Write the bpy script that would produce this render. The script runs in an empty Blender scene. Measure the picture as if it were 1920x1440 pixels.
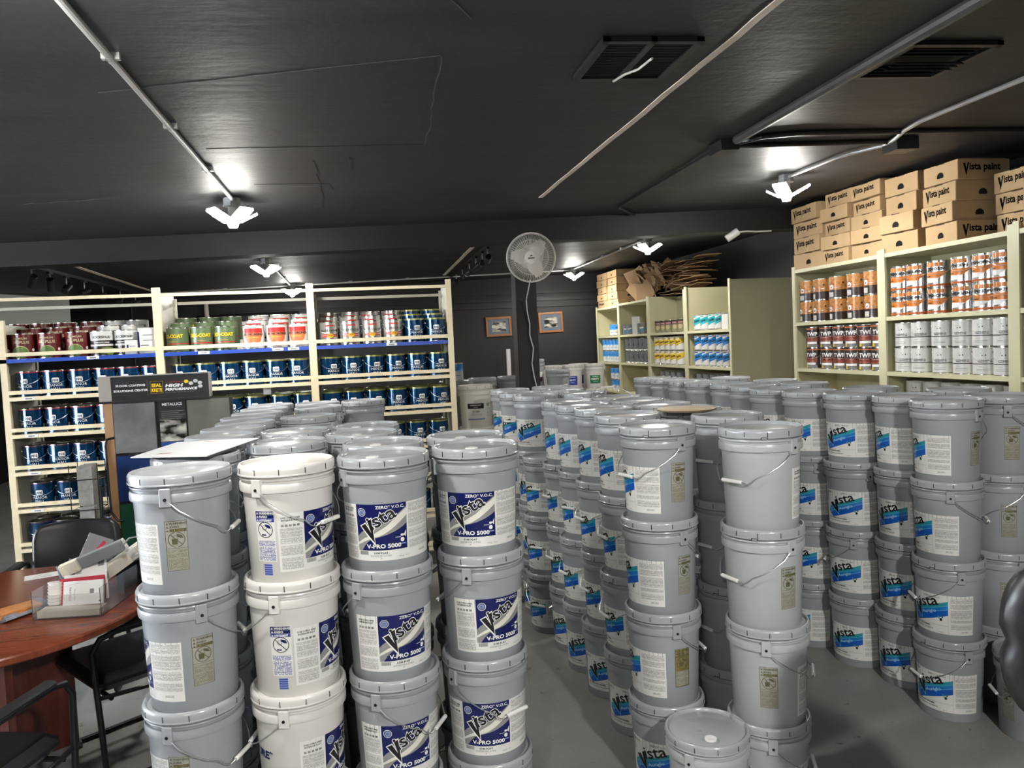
import bpy, bmesh, math, random
import numpy as np
from mathutils import Matrix, Vector
random.seed(7)
D = bpy.data
SC = bpy.context.scene
COL = SC.collection
PI = math.pi
R = math.radians

# ------------------------------------------------------------ camera
H = 1.808
def cam_axes(yaw, pitch, roll):
    f = Vector((math.sin(yaw)*math.cos(pitch), math.cos(yaw)*math.cos(pitch), math.sin(pitch)))
    r = Vector((math.cos(yaw), -math.sin(yaw), 0)); u = r.cross(f)
    return r*math.cos(roll)+u*math.sin(roll), u*math.cos(roll)-r*math.sin(roll), f
cr, cu_, cf = cam_axes(R(10.93), R(-3.0), R(-2.64))
cam = D.cameras.new('camera'); co = D.objects.new('camera', cam); COL.objects.link(co)
cam.sensor_fit = 'HORIZONTAL'; cam.sensor_width = 36; cam.lens = 27.0; cam.clip_start = .05; cam.clip_end = 100
m = Matrix((cr, cu_, -cf)).transposed().to_4x4(); m.translation = (0, 0, H); co.matrix_world = m
SC.camera = co

# ------------------------------------------------------------ world, exposure, lights
w = D.worlds.new('world'); SC.world = w; w.use_nodes = True
bg = w.node_tree.nodes['Background']; bg.inputs[0].default_value = (.82, .9, 1, 1); bg.inputs[1].default_value = 1.0
SC.view_settings.view_transform = 'Standard'; SC.view_settings.look = 'None'
SC.view_settings.gamma = 1; SC.view_settings.use_curve_mapping = False
SC.view_settings.exposure = 0.80
LAMPS = [(-.93, 2.08), (-.80, 5.46), (-.98, 8.82), (-.98, 12.03), (3.22, 5.37), (3.41, 8.74), (3.47, 12.2), (1.2, -1.0), (-.85, -1.5)]
LAMP_W = [48, 50, 50, 42, 32, 42, 45, 235, 95]
def ceil_z(x): return 2.89 + .03*x
def light(name, kind, loc, energy, color, size, rot=None, sy=None):
    l = D.lights.new(name, kind); l.energy = energy; l.color = color
    if kind == 'AREA':
        l.size = size
        if sy: l.shape = 'RECTANGLE'; l.size_y = sy
    else: l.shadow_soft_size = size
    o = D.objects.new(name, l); COL.objects.link(o); o.location = loc
    if rot: o.rotation_euler = rot
    return o
for i, ((x, y), e) in enumerate(zip(LAMPS, LAMP_W)):
    if i < 7:  # the panels throw most light downwards and a little around and up
        up = {0: .55, 4: .55}.get(i, .30)
        light('lamp_light', 'POINT', (x, y, ceil_z(x)-.23), e*up, (1, .965, .90), .09)
        l = light('lamp_light', 'SPOT', (x, y, ceil_z(x)-.22), e*(1-up)*1.05, (1, .965, .90), .09)
        l.data.spot_size = R(172); l.data.spot_blend = .12
    else:      # two unseen fill lamps added behind the viewpoint, cones shaped to spare the ceiling
        l = light('lamp_light', 'SPOT', (x, y, ceil_z(x)-.23), e, (1, .975, .93), .07)
        l.data.spot_size = R(128); l.data.spot_blend = .35
        l.rotation_euler = Vector((.04, .47, -.88)).to_track_quat('-Z', 'Y').to_euler()
# daylight through the shop window in the left wall
light('window_daylight', 'AREA', (-5.75, 3.6, 1.5), 330, (.86, .93, 1), 1.9, (0, R(-90), 0), 3.0)

# ------------------------------------------------------------ materials
M = {}
def mat(name, col, rough=.5, metal=0, emit=0, noise=.06, nscale=25, bump=0, bscale=60, alpha=1, spec=.5, coat=0, trans=0):
    if name in M: return M[name]
    m = D.materials.new(name); m.use_nodes = True; nt = m.node_tree; N = nt.nodes; L = nt.links
    b = N['Principled BSDF']
    b.inputs['Roughness'].default_value = rough; b.inputs['Metallic'].default_value = metal
    b.inputs['Specular IOR Level'].default_value = spec; b.inputs['Coat Weight'].default_value = coat
    b.inputs['Coat Roughness'].default_value = .08
    b.inputs['Transmission Weight'].default_value = trans; b.inputs['Alpha'].default_value = alpha
    tc = N.new('ShaderNodeTexCoord'); nz = N.new('ShaderNodeTexNoise'); nz.inputs['Scale'].default_value = nscale
    L.new(tc.outputs['Object'], nz.inputs['Vector'])
    mx = N.new('ShaderNodeMix'); mx.data_type = 'RGBA'
    c = tuple(col)+(1,)
    mx.inputs['A'].default_value = tuple(v*(1-noise) for v in col)+(1,); mx.inputs['B'].default_value = tuple(min(1, v*(1+noise)) for v in col)+(1,)
    L.new(nz.outputs['Fac'], mx.inputs['Factor']); L.new(mx.outputs['Result'], b.inputs['Base Color'])
    if emit:
        b.inputs['Emission Color'].default_value = c; b.inputs['Emission Strength'].default_value = emit
    if bump:
        n2 = N.new('ShaderNodeTexNoise'); n2.inputs['Scale'].default_value = bscale; n2.inputs['Detail'].default_value = 4
        L.new(tc.outputs['Object'], n2.inputs['Vector'])
        bp = N.new('ShaderNodeBump'); bp.inputs['Strength'].default_value = bump; bp.inputs['Distance'].default_value = .01
        L.new(n2.outputs['Fac'], bp.inputs['Height']); L.new(bp.outputs['Normal'], b.inputs['Normal'])
    M[name] = m; return m
def fineprint(name, ink, paper, scale=1.0):
    m = D.materials.new(name); m.use_nodes = True; nt = m.node_tree; N = nt.nodes; L = nt.links
    b = N['Principled BSDF']; b.inputs['Roughness'].default_value = .35
    uv = N.new('ShaderNodeUVMap'); uv.uv_map = 'UVMap'
    sp = N.new('ShaderNodeSeparateXYZ'); L.new(uv.outputs[0], sp.inputs[0])
    def mth(op, a, b_=None):
        n = N.new('ShaderNodeMath'); n.operation = op
        for i, v in enumerate((a, b_)):
            if v is None: continue
            if isinstance(v, (int, float)): n.inputs[i].default_value = v
            else: L.new(v, n.inputs[i])
        return n.outputs[0]
    pitch = .0026*scale
    ln = mth('DIVIDE', sp.outputs['Y'], pitch); fr = mth('FRACT', ln); line = mth('LESS_THAN', fr, .58); idx = mth('FLOOR', ln)
    cb = N.new('ShaderNodeCombineXYZ'); L.new(mth('MULTIPLY', sp.outputs['X'], 420/scale), cb.inputs[0]); L.new(mth('MULTIPLY', idx, 7.3), cb.inputs[1])
    nz = N.new('ShaderNodeTexNoise'); nz.inputs['Scale'].default_value = 1; nz.inputs['Detail'].default_value = 0; L.new(cb.outputs[0], nz.inputs['Vector'])
    words = mth('GREATER_THAN', nz.outputs['Fac'], .40)
    cb2 = N.new('ShaderNodeCombineXYZ'); L.new(mth('MULTIPLY', idx, .37), cb2.inputs[1])
    nz2 = N.new('ShaderNodeTexNoise'); nz2.inputs['Scale'].default_value = 1.3; L.new(cb2.outputs[0], nz2.inputs['Vector'])
    par = mth('GREATER_THAN', nz2.outputs['Fac'], .40)
    f = mth('MULTIPLY', mth('MULTIPLY', line, words), mth('ADD', mth('MULTIPLY', par, .55), .35))
    mx = N.new('ShaderNodeMix'); mx.data_type = 'RGBA'; mx.inputs['A'].default_value = paper+(1,); mx.inputs['B'].default_value = ink+(1,)
    L.new(f, mx.inputs['Factor']); L.new(mx.outputs['Result'], b.inputs['Base Color'])
    M[name] = m; return m
GREY = mat('grey_plastic', (.325, .345, .368), .27, noise=.05, nscale=9)
GREYL = mat('grey_lid_plastic', (.36, .38, .40), .22, noise=.04, nscale=9)
GREYB = mat('light_grey_plastic', (.43, .45, .465), .28, noise=.04, nscale=9)
WHITE = mat('white_plastic', (.69, .675, .645), .26, noise=.03, nscale=9)
CREAM = mat('translucent_white_plastic', (.70, .68, .62), .45, noise=.05, nscale=9)
DARK = mat('dark_gap', (.01, .01, .01), .6)
WIRE = mat('galvanised_wire', (.55, .56, .57), .32, .9)
GRIP = mat('white_grip_plastic', (.80, .80, .78), .45)
PAPER = mat('white_label_paper', (.76, .76, .73), .4, noise=.02)
NAVY = mat('navy_label_ink', (.004, .008, .095), .28, noise=.1, nscale=20)
SWG = mat('silver_grey_ink', (.27, .27, .27), .35)
SWW = mat('cream_white_ink', (.74, .73, .66), .35)
BLACK = mat('black_ink', (.008, .008, .01), .4)
INKW = mat('white_ink', (.85, .85, .84), .4)
TEAL = mat('teal_ink', (.02, .30, .36), .35)
CYAN = mat('cyan_ink', (.01, .20, .55), .35)
BLUE = mat('blue_ink', (.006, .10, .48), .35)
BLUED = mat('deep_blue_ink', (.004, .05, .36), .35)
LTB = mat('light_blue_ink', (.18, .55, .85), .4)
RED = mat('red_ink', (.5, .02, .02), .4)
GREEN = mat('green_ink', (.02, .16, .06), .4)
GREYINK = mat('grey_ink', (.18, .18, .18), .5)
PRINT = fineprint('fine_print', (.25, .25, .255), (.74, .74, .71))
PRINTG = fineprint('gold_fine_print', (.15, .14, .09), (.34, .335, .27), 1.2)
PRINTB = fineprint('blue_fine_print', (.02, .05, .32), (.74, .74, .72), 1.5)
GOLD = mat('gold_foil', (.30, .27, .13), .3, .55)
GOLDL = mat('pale_gold_foil', (.36, .365, .32), .35, .1)
STEEL = mat('tin_steel', (.62, .60, .56), .22, 1)
STEELD = mat('dark_tin_lid', (.16, .15, .14), .3, .9)
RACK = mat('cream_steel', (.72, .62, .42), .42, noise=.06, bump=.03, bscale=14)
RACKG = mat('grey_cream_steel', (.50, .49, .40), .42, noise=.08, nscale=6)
SHELFB = mat('blue_steel', (.015, .06, .36), .4)
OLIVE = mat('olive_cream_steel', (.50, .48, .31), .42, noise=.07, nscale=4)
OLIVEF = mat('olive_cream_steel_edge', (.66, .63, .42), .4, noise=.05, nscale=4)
CARD = mat('corrugated_cardboard', (.50, .34, .18), .8, noise=.12, nscale=7)
CARDD = mat('brown_cardboard', (.32, .20, .105), .85, noise=.18, nscale=5)
BLKMET = mat('black_painted_metal', (.012, .012, .014), .4, .3)
BLKLEA = mat('black_leather', (.012, .012, .013), .36, noise=.2, nscale=12, bump=.04, bscale=60)
CONDUIT = mat('galvanised_conduit', (.50, .50, .50), .38, .35)
LED = mat('led_panel_light', (1, .97, .9), .5, emit=30)

# ------------------------------------------------------------ mesh helpers
class MB:
    def __init__(s): s.v = []; s.f = []; s.m = []; s.sm = []; s.mats = []
    def mi(s, m):
        if m not in s.mats: s.mats.append(m)
        return s.mats.index(m)
    def add(s, vs, fs, m, smooth=False, mx=None):
        b = len(s.v); i = s.mi(m)
        s.v += [tuple(mx @ Vector(v)) if mx else tuple(v) for v in vs]
        for f in fs: s.f.append([b+k for k in f]); s.m.append(i); s.sm.append(smooth)
    def box(s, x0, x1, y0, y1, z0, z1, m, mx=None, bev=0):
        if bev:
            b = bev; vs = []; rings = [(z0, b), (z0+b, 0), (z1-b, 0), (z1, b)]
            for z, i in rings:
                vs += [(x0+i+b, y0+i, z), (x1-i-b, y0+i, z), (x1-i, y0+i+b, z), (x1-i, y1-i-b, z), (x1-i-b, y1-i, z), (x0+i+b, y1-i, z), (x0+i, y1-i-b, z), (x0+i, y0+i+b, z)]
            fs = [list(range(7, -1, -1)), list(range(24, 32))]
            for r in range(3):
                for k in range(8): fs.append([r*8+k, r*8+(k+1) % 8, (r+1)*8+(k+1) % 8, (r+1)*8+k])
            s.add(vs, fs, m, False, mx); return
        vs = [(x0, y0, z0), (x1, y0, z0), (x1, y1, z0), (x0, y1, z0), (x0, y0, z1), (x1, y0, z1), (x1, y1, z1), (x0, y1, z1)]
        s.add(vs, [(0, 3, 2, 1), (4, 5, 6, 7), (0, 1, 5, 4), (1, 2, 6, 5), (2, 3, 7, 6), (3, 0, 4, 7)], m, False, mx)
    def lathe(s, prof, m, n=40, mx=None, smooth=True, hard=True):
        # prof list of (r,z) or (r,z,mat); each segment duplicates vertices so rims stay crisp where asked
        for a, b in zip(prof[:-1], prof[1:]):
            mm = b[2] if len(b) > 2 else m
            vs = []; fs = []
            for (r, z) in (a[:2], b[:2]):
                if r < 1e-6: vs.append((0, 0, z))
                else: vs += [(r*math.sin(2*PI*k/n), -r*math.cos(2*PI*k/n), z) for k in range(n)]
            if a[0] < 1e-6: fs = [(0, 1+(k+1) % n, 1+k) for k in range(n)]
            elif b[0] < 1e-6: fs = [(k, (k+1) % n, n) for k in range(n)]
            else: fs = [(k, (k+1) % n, n+(k+1) % n, n+k) for k in range(n)]
            s.add(vs, fs, mm, smooth, mx)
    def tube(s, pts, r, m, n=8, closed=False, mx=None):
        P = [Vector(p) for p in pts]; k = len(P); vs = []; up = Vector((0, 0, 1)); prev = None
        for i, p in enumerate(P):
            a = P[(i-1) % k] if (closed or i) else p; b = P[(i+1) % k] if (closed or i < k-1) else p
            t = (b-a).normalized()
            if prev is None:
                x = t.cross(up)
                if x.length < 1e-3: x = t.cross(Vector((1, 0, 0)))
            else: x = prev - t*prev.dot(t)
            x.normalize(); prev = x; y = t.cross(x)
            rr = r[i] if isinstance(r, (list, tuple)) else r
            vs += [p + (x*math.cos(2*PI*j/n)+y*math.sin(2*PI*j/n))*rr for j in range(n)]
        fs = []
        for i in range(k if closed else k-1):
            for j in range(n): fs.append([i*n+j, i*n+(j+1) % n, ((i+1) % k)*n+(j+1) % n, ((i+1) % k)*n+j])
        if not closed: fs += [list(range(n-1, -1, -1)), [(k-1)*n+j for j in range(n)]]
        s.add(vs, fs, m, True, mx)
    def prism(s, poly, y0, y1, m, mx=None):
        n = len(poly); vs = [(x, y0, z) for x, z in poly]+[(x, y1, z) for x, z in poly]
        fs = [list(range(n)), list(range(2*n-1, n-1, -1))]+[[k, n+k, n+(k+1) % n, (k+1) % n] for k in range(n)]
        s.add(vs, fs, m, False, mx)
    def mesh(s, name):
        me = D.meshes.new(name); me.from_pydata(s.v, [], s.f)
        for q in s.mats: me.materials.append(q)
        me.polygons.foreach_set('material_index', s.m); me.polygons.foreach_set('use_smooth', s.sm)
        # lathe strips are separate islands: weld only where smooth
        bm = bmesh.new(); bm.from_mesh(me); bmesh.ops.remove_doubles(bm, verts=bm.verts, dist=1e-5)
        bmesh.ops.recalc_face_normals(bm, faces=bm.faces)
        for e in bm.edges:
            if len(e.link_faces) == 2 and e.calc_face_angle(0) > .6: e.smooth = False
        bm.to_mesh(me); bm.free(); me.update(); return me
def ob(name, me, parent=None, loc=None, rot=None):
    o = D.objects.new(name, me)
    COL.objects.link(o)
    if parent: o.parent = parent
    if loc is not None: o.location = loc
    if rot is not None: o.rotation_euler = rot
    return o
def put(name, mb, parent=None, loc=None, rot=None): return ob(name, mb.mesh(name), parent, loc, rot)
def tag(o, label, cat, group=None):
    o['label'] = label; o['category'] = cat
    if group: o['group'] = group
    return o
def struct(o, label=None):
    o['kind'] = 'structure'
    if label: o['label'] = label
    return o
def empty(name, loc=(0, 0, 0), rot=(0, 0, 0)): return ob(name, None, None, loc, rot)
def dup(o, parent=None):
    c = o.copy(); COL.objects.link(c); c.parent = parent
    for ch in o.children: dup(ch, c)
    return c
def rotz(a): return Matrix.Rotation(a, 4, 'Z')

# ------------------------------------------------------------ flat decals that wrap on a cylinder
TXT = {}
def text_mesh(body, bold):
    k = (body, bold)
    if k not in TXT:
        c = D.curves.new('t', 'FONT'); c.body = body; c.size = 1; c.resolution_u = 2; c.offset = bold; c.fill_mode = 'FRONT'
        o = D.objects.new('t', c); COL.objects.link(o)
        me = o.to_mesh()
        vs = [(v.co.x, v.co.y) for v in me.vertices]; fs = [tuple(p.vertices) for p in me.polygons]
        o.to_mesh_clear(); D.objects.remove(o); D.curves.remove(c)
        TXT[k] = (vs, fs)
    return TXT[k]
class Decal:
    def __init__(s): s.it = []
    def poly(s, pts, m, l=1): s.it.append(([tuple(p) for p in pts], [tuple(range(len(pts)))], m, l)); return s
    def rect(s, x0, y0, x1, y1, m, l=1): return s.poly([(x0, y0), (x1, y0), (x1, y1), (x0, y1)], m, l)
    def disc(s, x, y, r, m, l=1, n=20, ry=None): return s.poly([(x+r*math.cos(2*PI*k/n), y+(ry or r)*math.sin(2*PI*k/n)) for k in range(n)], m, l)
    def ring(s, x, y, r, w, m, l=1, n=20):
        a = [(x+q*math.cos(2*PI*k/n), y+q*math.sin(2*PI*k/n)) for q in (r, r-w) for k in range(n)]
        s.it.append((a, [(k, (k+1) % n, n+(k+1) % n, n+k) for k in range(n)], m, l)); return s
    def line(s, x0, y0, x1, y1, w, m, l=1):
        d = Vector((x1-x0, y1-y0)); q = Vector((-d.y, d.x)).normalized()*w/2
        return s.poly([(x0-q.x, y0-q.y), (x1-q.x, y1-q.y), (x1+q.x, y1+q.y), (x0+q.x, y0+q.y)], m, l)
    def text(s, body, x, y, size, m, l=2, bold=0.0, rot=0, sx=1, al='l', shear=0):
        vs, fs = text_mesh(body, bold)
        if not vs: return s
        wmax = max(v[0] for v in vs); wmin = min(v[0] for v in vs)
        ox = {'l': 0, 'c': -(wmax+wmin)/2, 'r': -wmax}[al]
        c, n = math.cos(rot), math.sin(rot); out = []
        for a, b in vs:
            a = (a+ox+shear*b)*size*sx; b = b*size
            out.append((x+a*c-b*n, y+a*n+b*c))
        s.it.append((out, fs, m, l)); return s
    def mesh(s, name, rad=None, z0=0, lift=.00025, step=.009, yoff=0):
        """rad: None for a flat decal in the XZ plane facing -Y, else radius (number or function of z)"""
        V = []; F = []; MI = []; UV = []; mats = []
        for vs, fs, m, l in s.it:
            if m not in mats: mats.append(m)
            mi = mats.index(m)
            if rad is not None:
                bm = bmesh.new(); bv = [bm.verts.new((a, b, 0)) for a, b in vs]
                for f in fs:
                    try: bm.faces.new([bv[k] for k in f])
                    except ValueError: pass
                bmesh.ops.triangulate(bm, faces=[f for f in bm.faces if len(f.verts) > 4])
                xs = [a for a, b in vs]; k0 = math.ceil(min(xs)/step+1e-6); k1 = math.floor(max(xs)/step-1e-6)
                for k in range(k0, k1+1):
                    bmesh.ops.bisect_plane(bm, geom=bm.verts[:]+bm.edges[:]+bm.faces[:], plane_co=(k*step, 0, 0), plane_no=(1, 0, 0))
                bm.verts.index_update()
                vs = [(v.co.x, v.co.y) for v in bm.verts]; fs = [tuple(v.index for v in f.verts) for f in bm.faces]; bm.free()
            b0 = len(V)
            for a, b in vs:
                if rad is None: V.append((a, yoff-l*lift, z0+b))
                else:
                    r = rad(z0+b) if callable(rad) else rad
                    r0 = rad(z0) if callable(rad) else rad
                    V.append(((r+l*lift)*math.sin(a/r0), -(r+l*lift)*math.cos(a/r0), z0+b))
            for f in fs: F.append([b0+k for k in f]); MI.append(mi); UV += [vs[k] for k in f]
        me = D.meshes.new(name); me.from_pydata(V, [], F)
        for q in mats: me.materials.append(q)
        me.polygons.foreach_set('material_index', MI)
        me.polygons.foreach_set('use_smooth', [rad is not None]*len(F))
        uv = me.uv_layers.new(name='UVMap')
        uv.data.foreach_set('uv', np.array(UV, dtype=np.float32).ravel())
        # consistent outward normals
        for p in me.polygons:
            c = p.center
            out = Vector((c.x, c.y, 0)) if rad is not None else Vector((0, -1, 0))
            if p.normal.dot(out) < 0: p.flip()
        me.update(); return me

# ============================================================ ROOM
def struct_box(name, x0, x1, y0, y1, z0, z1, m):
    b = MB(); b.box(x0, x1, y0, y1, z0, z1, m); return struct(put(name, b))
def floor_mat():
    m = D.materials.new('painted_concrete_floor'); m.use_nodes = True; N = m.node_tree.nodes; L = m.node_tree.links
    b = N['Principled BSDF']; tc = N.new('ShaderNodeTexCoord')
    def nz(sc, det=5, rough=.6):
        n = N.new('ShaderNodeTexNoise'); n.inputs['Scale'].default_value = sc; n.inputs['Detail'].default_value = det; n.inputs['Roughness'].default_value = rough
        L.new(tc.outputs['Object'], n.inputs['Vector']); return n.outputs['Fac']
    def ramp(inp, a, ca, c, cc):
        r = N.new('ShaderNodeValToRGB'); r.color_ramp.elements[0].position = a; r.color_ramp.elements[0].color = ca
        r.color_ramp.elements[1].position = c; r.color_ramp.elements[1].color = cc; L.new(inp, r.inputs[0]); return r.outputs[0]
    def mix(f, a, c):
        x = N.new('ShaderNodeMix'); x.data_type = 'RGBA'; L.new(f, x.inputs['Factor'])
        for k, v in (('A', a), ('B', c)):
            if isinstance(v, tuple): x.inputs[k].default_value = v
            else: L.new(v, x.inputs[k])
        return x.outputs['Result']
    base = ramp(nz(1.6), .3, (.23, .23, .215, 1), .7, (.32, .32, .30, 1))
    worn = mix(ramp(nz(7, 8, .75), .55, (0, 0, 0, 1), .66, (.6, .6, .6, 1)), base, (.30, .29, .265, 1))
    dark = mix(ramp(nz(13, 6, .7), .63, (0, 0, 0, 1), .68, (.7, .7, .7, 1)), worn, (.05, .05, .05, 1))
    spk = mix(ramp(nz(95, 2), .70, (0, 0, 0, 1), .73, (1, 1, 1, 1)), dark, (.45, .44, .40, 1))
    L.new(spk, b.inputs['Base Color']); r = ramp(nz(5), .3, (.34, .34, .34, 1), .8, (.6, .6, .6, 1)); L.new(r, b.inputs['Roughness'])
    bp = N.new('ShaderNodeBump'); bp.inputs['Strength'].default_value = .12; bp.inputs['Distance'].default_value = .01; L.new(nz(30), bp.inputs['Height']); L.new(bp.outputs[0], b.inputs['Normal'])
    return m
def ceil_mat():
    m = D.materials.new('black_painted_ceiling'); m.use_nodes = True; N = m.node_tree.nodes; L = m.node_tree.links
    b = N['Principled BSDF']; b.inputs['Specular IOR Level'].default_value = .35; tc = N.new('ShaderNodeTexCoord'); mp = N.new('ShaderNodeMapping'); mp.inputs['Scale'].default_value = (.35, 2.2, 1)
    L.new(tc.outputs['Object'], mp.inputs[0])
    n = N.new('ShaderNodeTexNoise'); n.inputs['Scale'].default_value = 1.7; n.inputs['Detail'].default_value = 7; n.inputs['Roughness'].default_value = .65; L.new(mp.outputs[0], n.inputs['Vector'])
    r = N.new('ShaderNodeValToRGB'); r.color_ramp.elements[0].position = .3; r.color_ramp.elements[0].color = (.024, .024, .0255, 1)
    r.color_ramp.elements[1].position = .75; r.color_ramp.elements[1].color = (.042, .042, .045, 1); L.new(n.outputs['Fac'], r.inputs[0]); L.new(r.outputs[0], b.inputs['Base Color'])
    r2 = N.new('ShaderNodeMapRange'); r2.inputs['To Min'].default_value = .38; r2.inputs['To Max'].default_value = .7; L.new(n.outputs['Fac'], r2.inputs['Value']); L.new(r2.outputs[0], b.inputs['Roughness'])
    n2 = N.new('ShaderNodeTexNoise'); n2.inputs['Scale'].default_value = 22; n2.inputs['Detail'].default_value = 6; L.new(tc.outputs['Object'], n2.inputs['Vector'])
    ad = N.new('ShaderNodeMath'); ad.operation = 'MULTIPLY_ADD'; ad.inputs[1].default_value = 3.0; L.new(n.outputs['Fac'], ad.inputs[0]); L.new(n2.outputs['Fac'], ad.inputs[2])
    bp = N.new('ShaderNodeBump'); bp.inputs['Strength'].default_value = .2; bp.inputs['Distance'].default_value = .01; L.new(ad.outputs[0], bp.inputs['Height']); L.new(bp.outputs[0], b.inputs['Normal'])
    return m
FLOORM = floor_mat(); CEILM = ceil_mat()
WALLM = mat('charcoal_wall_paint', (.011, .011, .0125), .6, noise=.15, nscale=2, bump=.08, bscale=30)
GYP = mat('bare_gypsum_edge', (.80, .68, .58), .8, noise=.25, nscale=20, bump=.2, bscale=60)
PLAST = mat('scuffed_plaster', (.07, .07, .073), .6, noise=.4, nscale=30)
WOODB = mat('black_painted_timber', (.010, .010, .011), .55, noise=.2, nscale=8, bump=.1, bscale=25)
XL, XR, YB, YF = -5.6, 4.98, -3.4, 13.4
fl = struct_box('floor', XL, XR, YB, YF, -.1, 0, FLOORM)
b = MB(); z0, z1 = ceil_z(XL), ceil_z(XR)
b.add([(XL, YB, z0), (XR, YB, z1), (XR, YF, z1), (XL, YF, z0), (XL, YB, z0+.1), (XR, YB, z1+.1), (XR, YF, z1+.1), (XL, YF, z0+.1)],
      [(0, 1, 2, 3), (7, 6, 5, 4), (0, 4, 5, 1), (1, 5, 6, 2), (2, 6, 7, 3), (3, 7, 4, 0)], CEILM)
ceiling = struct(put('ceiling', b), 'black painted ceiling with rough patched plaster')
struct_box('wall_far', XL, XR, YF, YF+.12, 0, 3.1, WALLM)
struct_box('wall_right', XR, XR+.12, YB, YF, 0, 3.1, WALLM)
struct_box('wall_near', XL, XR, YB-.12, YB, 0, 3.1, WALLM)
b = MB()
for y0, y1, za, zb in ((YB, 2.0, 0, 3.1), (5.2, YF, 0, 3.1), (2.0, 5.2, 0, .35), (2.0, 5.2, 2.5, 3.1)): b.box(XL-.12, XL, y0, y1, za, zb, WALLM)
struct(put('wall_left', b))
b = MB(); fr = mat('aluminium_window_frame', (.35, .35, .36), .4, .6)
for y0, y1, za, zb in ((2.0, 2.06, .35, 2.5), (5.14, 5.2, .35, 2.5), (3.57, 3.63, .35, 2.5), (2.0, 5.2, .35, .41), (2.0, 5.2, 2.44, 2.5)): b.box(XL-.09, XL-.03, y0, y1, za, zb, fr)
wn = struct(put('window_1', b))
gb = MB(); gb.box(XL-.065, XL-.055, 2.06, 5.14, .41, 2.44, mat('window_glass', (1, 1, 1), .02, trans=1, noise=0)); put('window_pane', gb, wn)
for k, z in enumerate((2.44, 2.55, 2.68)):
    struct_box('trim_%d' % (k+1), XL, XR, YF-.03, YF, z, z+.05 if k else z+.03, WOODB)
# ledger boards low on the far wall
# beam and column
b = MB()
vs = []
for x in (XL, XR):
    zb = 2.69+.0275*x; zt = ceil_z(x)+.02
    vs += [(x, 6.9, zb), (x, 7.12, zb), (x, 7.12, zt), (x, 6.9, zt)]
b.add(vs, [(0, 1, 2, 3), (7, 6, 5, 4), (0, 4, 5, 1), (1, 5, 6, 2), (2, 6, 7, 3), (3, 7, 4, 0)], WOODB)
struct(put('trim_4', b), 'deep black ceiling beam across the room')
b = MB(); b.box(1.405, 1.60, 6.90, 7.10, 0, 2.74, WOODB, bev=.006)
struct(put('trim_5', b), 'black square post under the beam')
# plaster seams and scuffs on the ceiling
def cline(b, pts, wd, m, dz=.003):
    for (xa, ya), (xb, yb) in zip(pts[:-1], pts[1:]):
        d = Vector((xb-xa, yb-ya)); q = Vector((-d.y, d.x)).normalized()*wd/2
        P = [(xa-q.x, ya-q.y), (xb-q.x, yb-q.y), (xb+q.x, yb+q.y), (xa+q.x, ya+q.y)]
        vs = [(x, y, ceil_z(x)-dz) for x, y in P]+[(x, y, ceil_z(x)) for x, y in P]
        b.add(vs, [(0, 1, 2, 3), (7, 6, 5, 4), (0, 4, 5, 1), (1, 5, 6, 2), (2, 6, 7, 3), (3, 7, 4, 0)], m)
def wob(a, c, n, s): return [(a[0]+(c[0]-a[0])*k/n+random.uniform(-s, s), a[1]+(c[1]-a[1])*k/n+random.uniform(-s, s)) for k in range(n+1)]
b = MB()
cline(b, wob((.36, 2.95), (.40, 4.2), 14, .008), .006, PLAST, .002); cline(b, wob((.40, 4.2), (-.72, 4.18), 6, .001), .007, DARK, .002)
cline(b, wob((-.95, 3.30), (.35, 2.93), 12, .004), .005, PLAST, .002)
cline(b, wob((-.15, 5.1), (-.6, 5.05), 4, .002), .006, DARK, .002); cline(b, [(-.15, 5.1), (-.13, 5.3)], .008, DARK, .002)
cline(b, wob((-2.1, 5.4), (-1.45, 5.3), 9, .02), .006, PLAST, .002); cline(b, wob((-.2, 4.5), (-.22, 5.9), 12, .01), .008, CEILM, .003)
cline(b, wob((.0, 4.45), (.0, 4.75), 4, .006), .01, CEILM, .004); cline(b, wob((.3, 2.4), (.42, 2.6), 4, .01), .006, PLAST, .002)
struct(put('trim_6', b), 'plaster seams and scuffs in the ceiling paint')
# bare gypsum strips where partitions stood
for n, (a, c, wd) in enumerate((((1.47, 1.6), (1.425, 5.87), .034), ((-2.83, 8.61), (-2.92, 12.0), .05), ((1.30, 8.6), (1.33, 12.1), .05))):
    b = MB(); k = 26
    cline(b, [(a[0]+(c[0]-a[0])*i/k+random.uniform(-.004, .004), a[1]+(c[1]-a[1])*i/k) for i in range(k+1)], wd, GYP, .004)
    struct(put('trim_%d' % (7+n), b), ('long bare plaster strip down the middle of the ceiling', 'bare strip beside the left track lights', 'bare strip beside the far track lights')[n])
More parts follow.
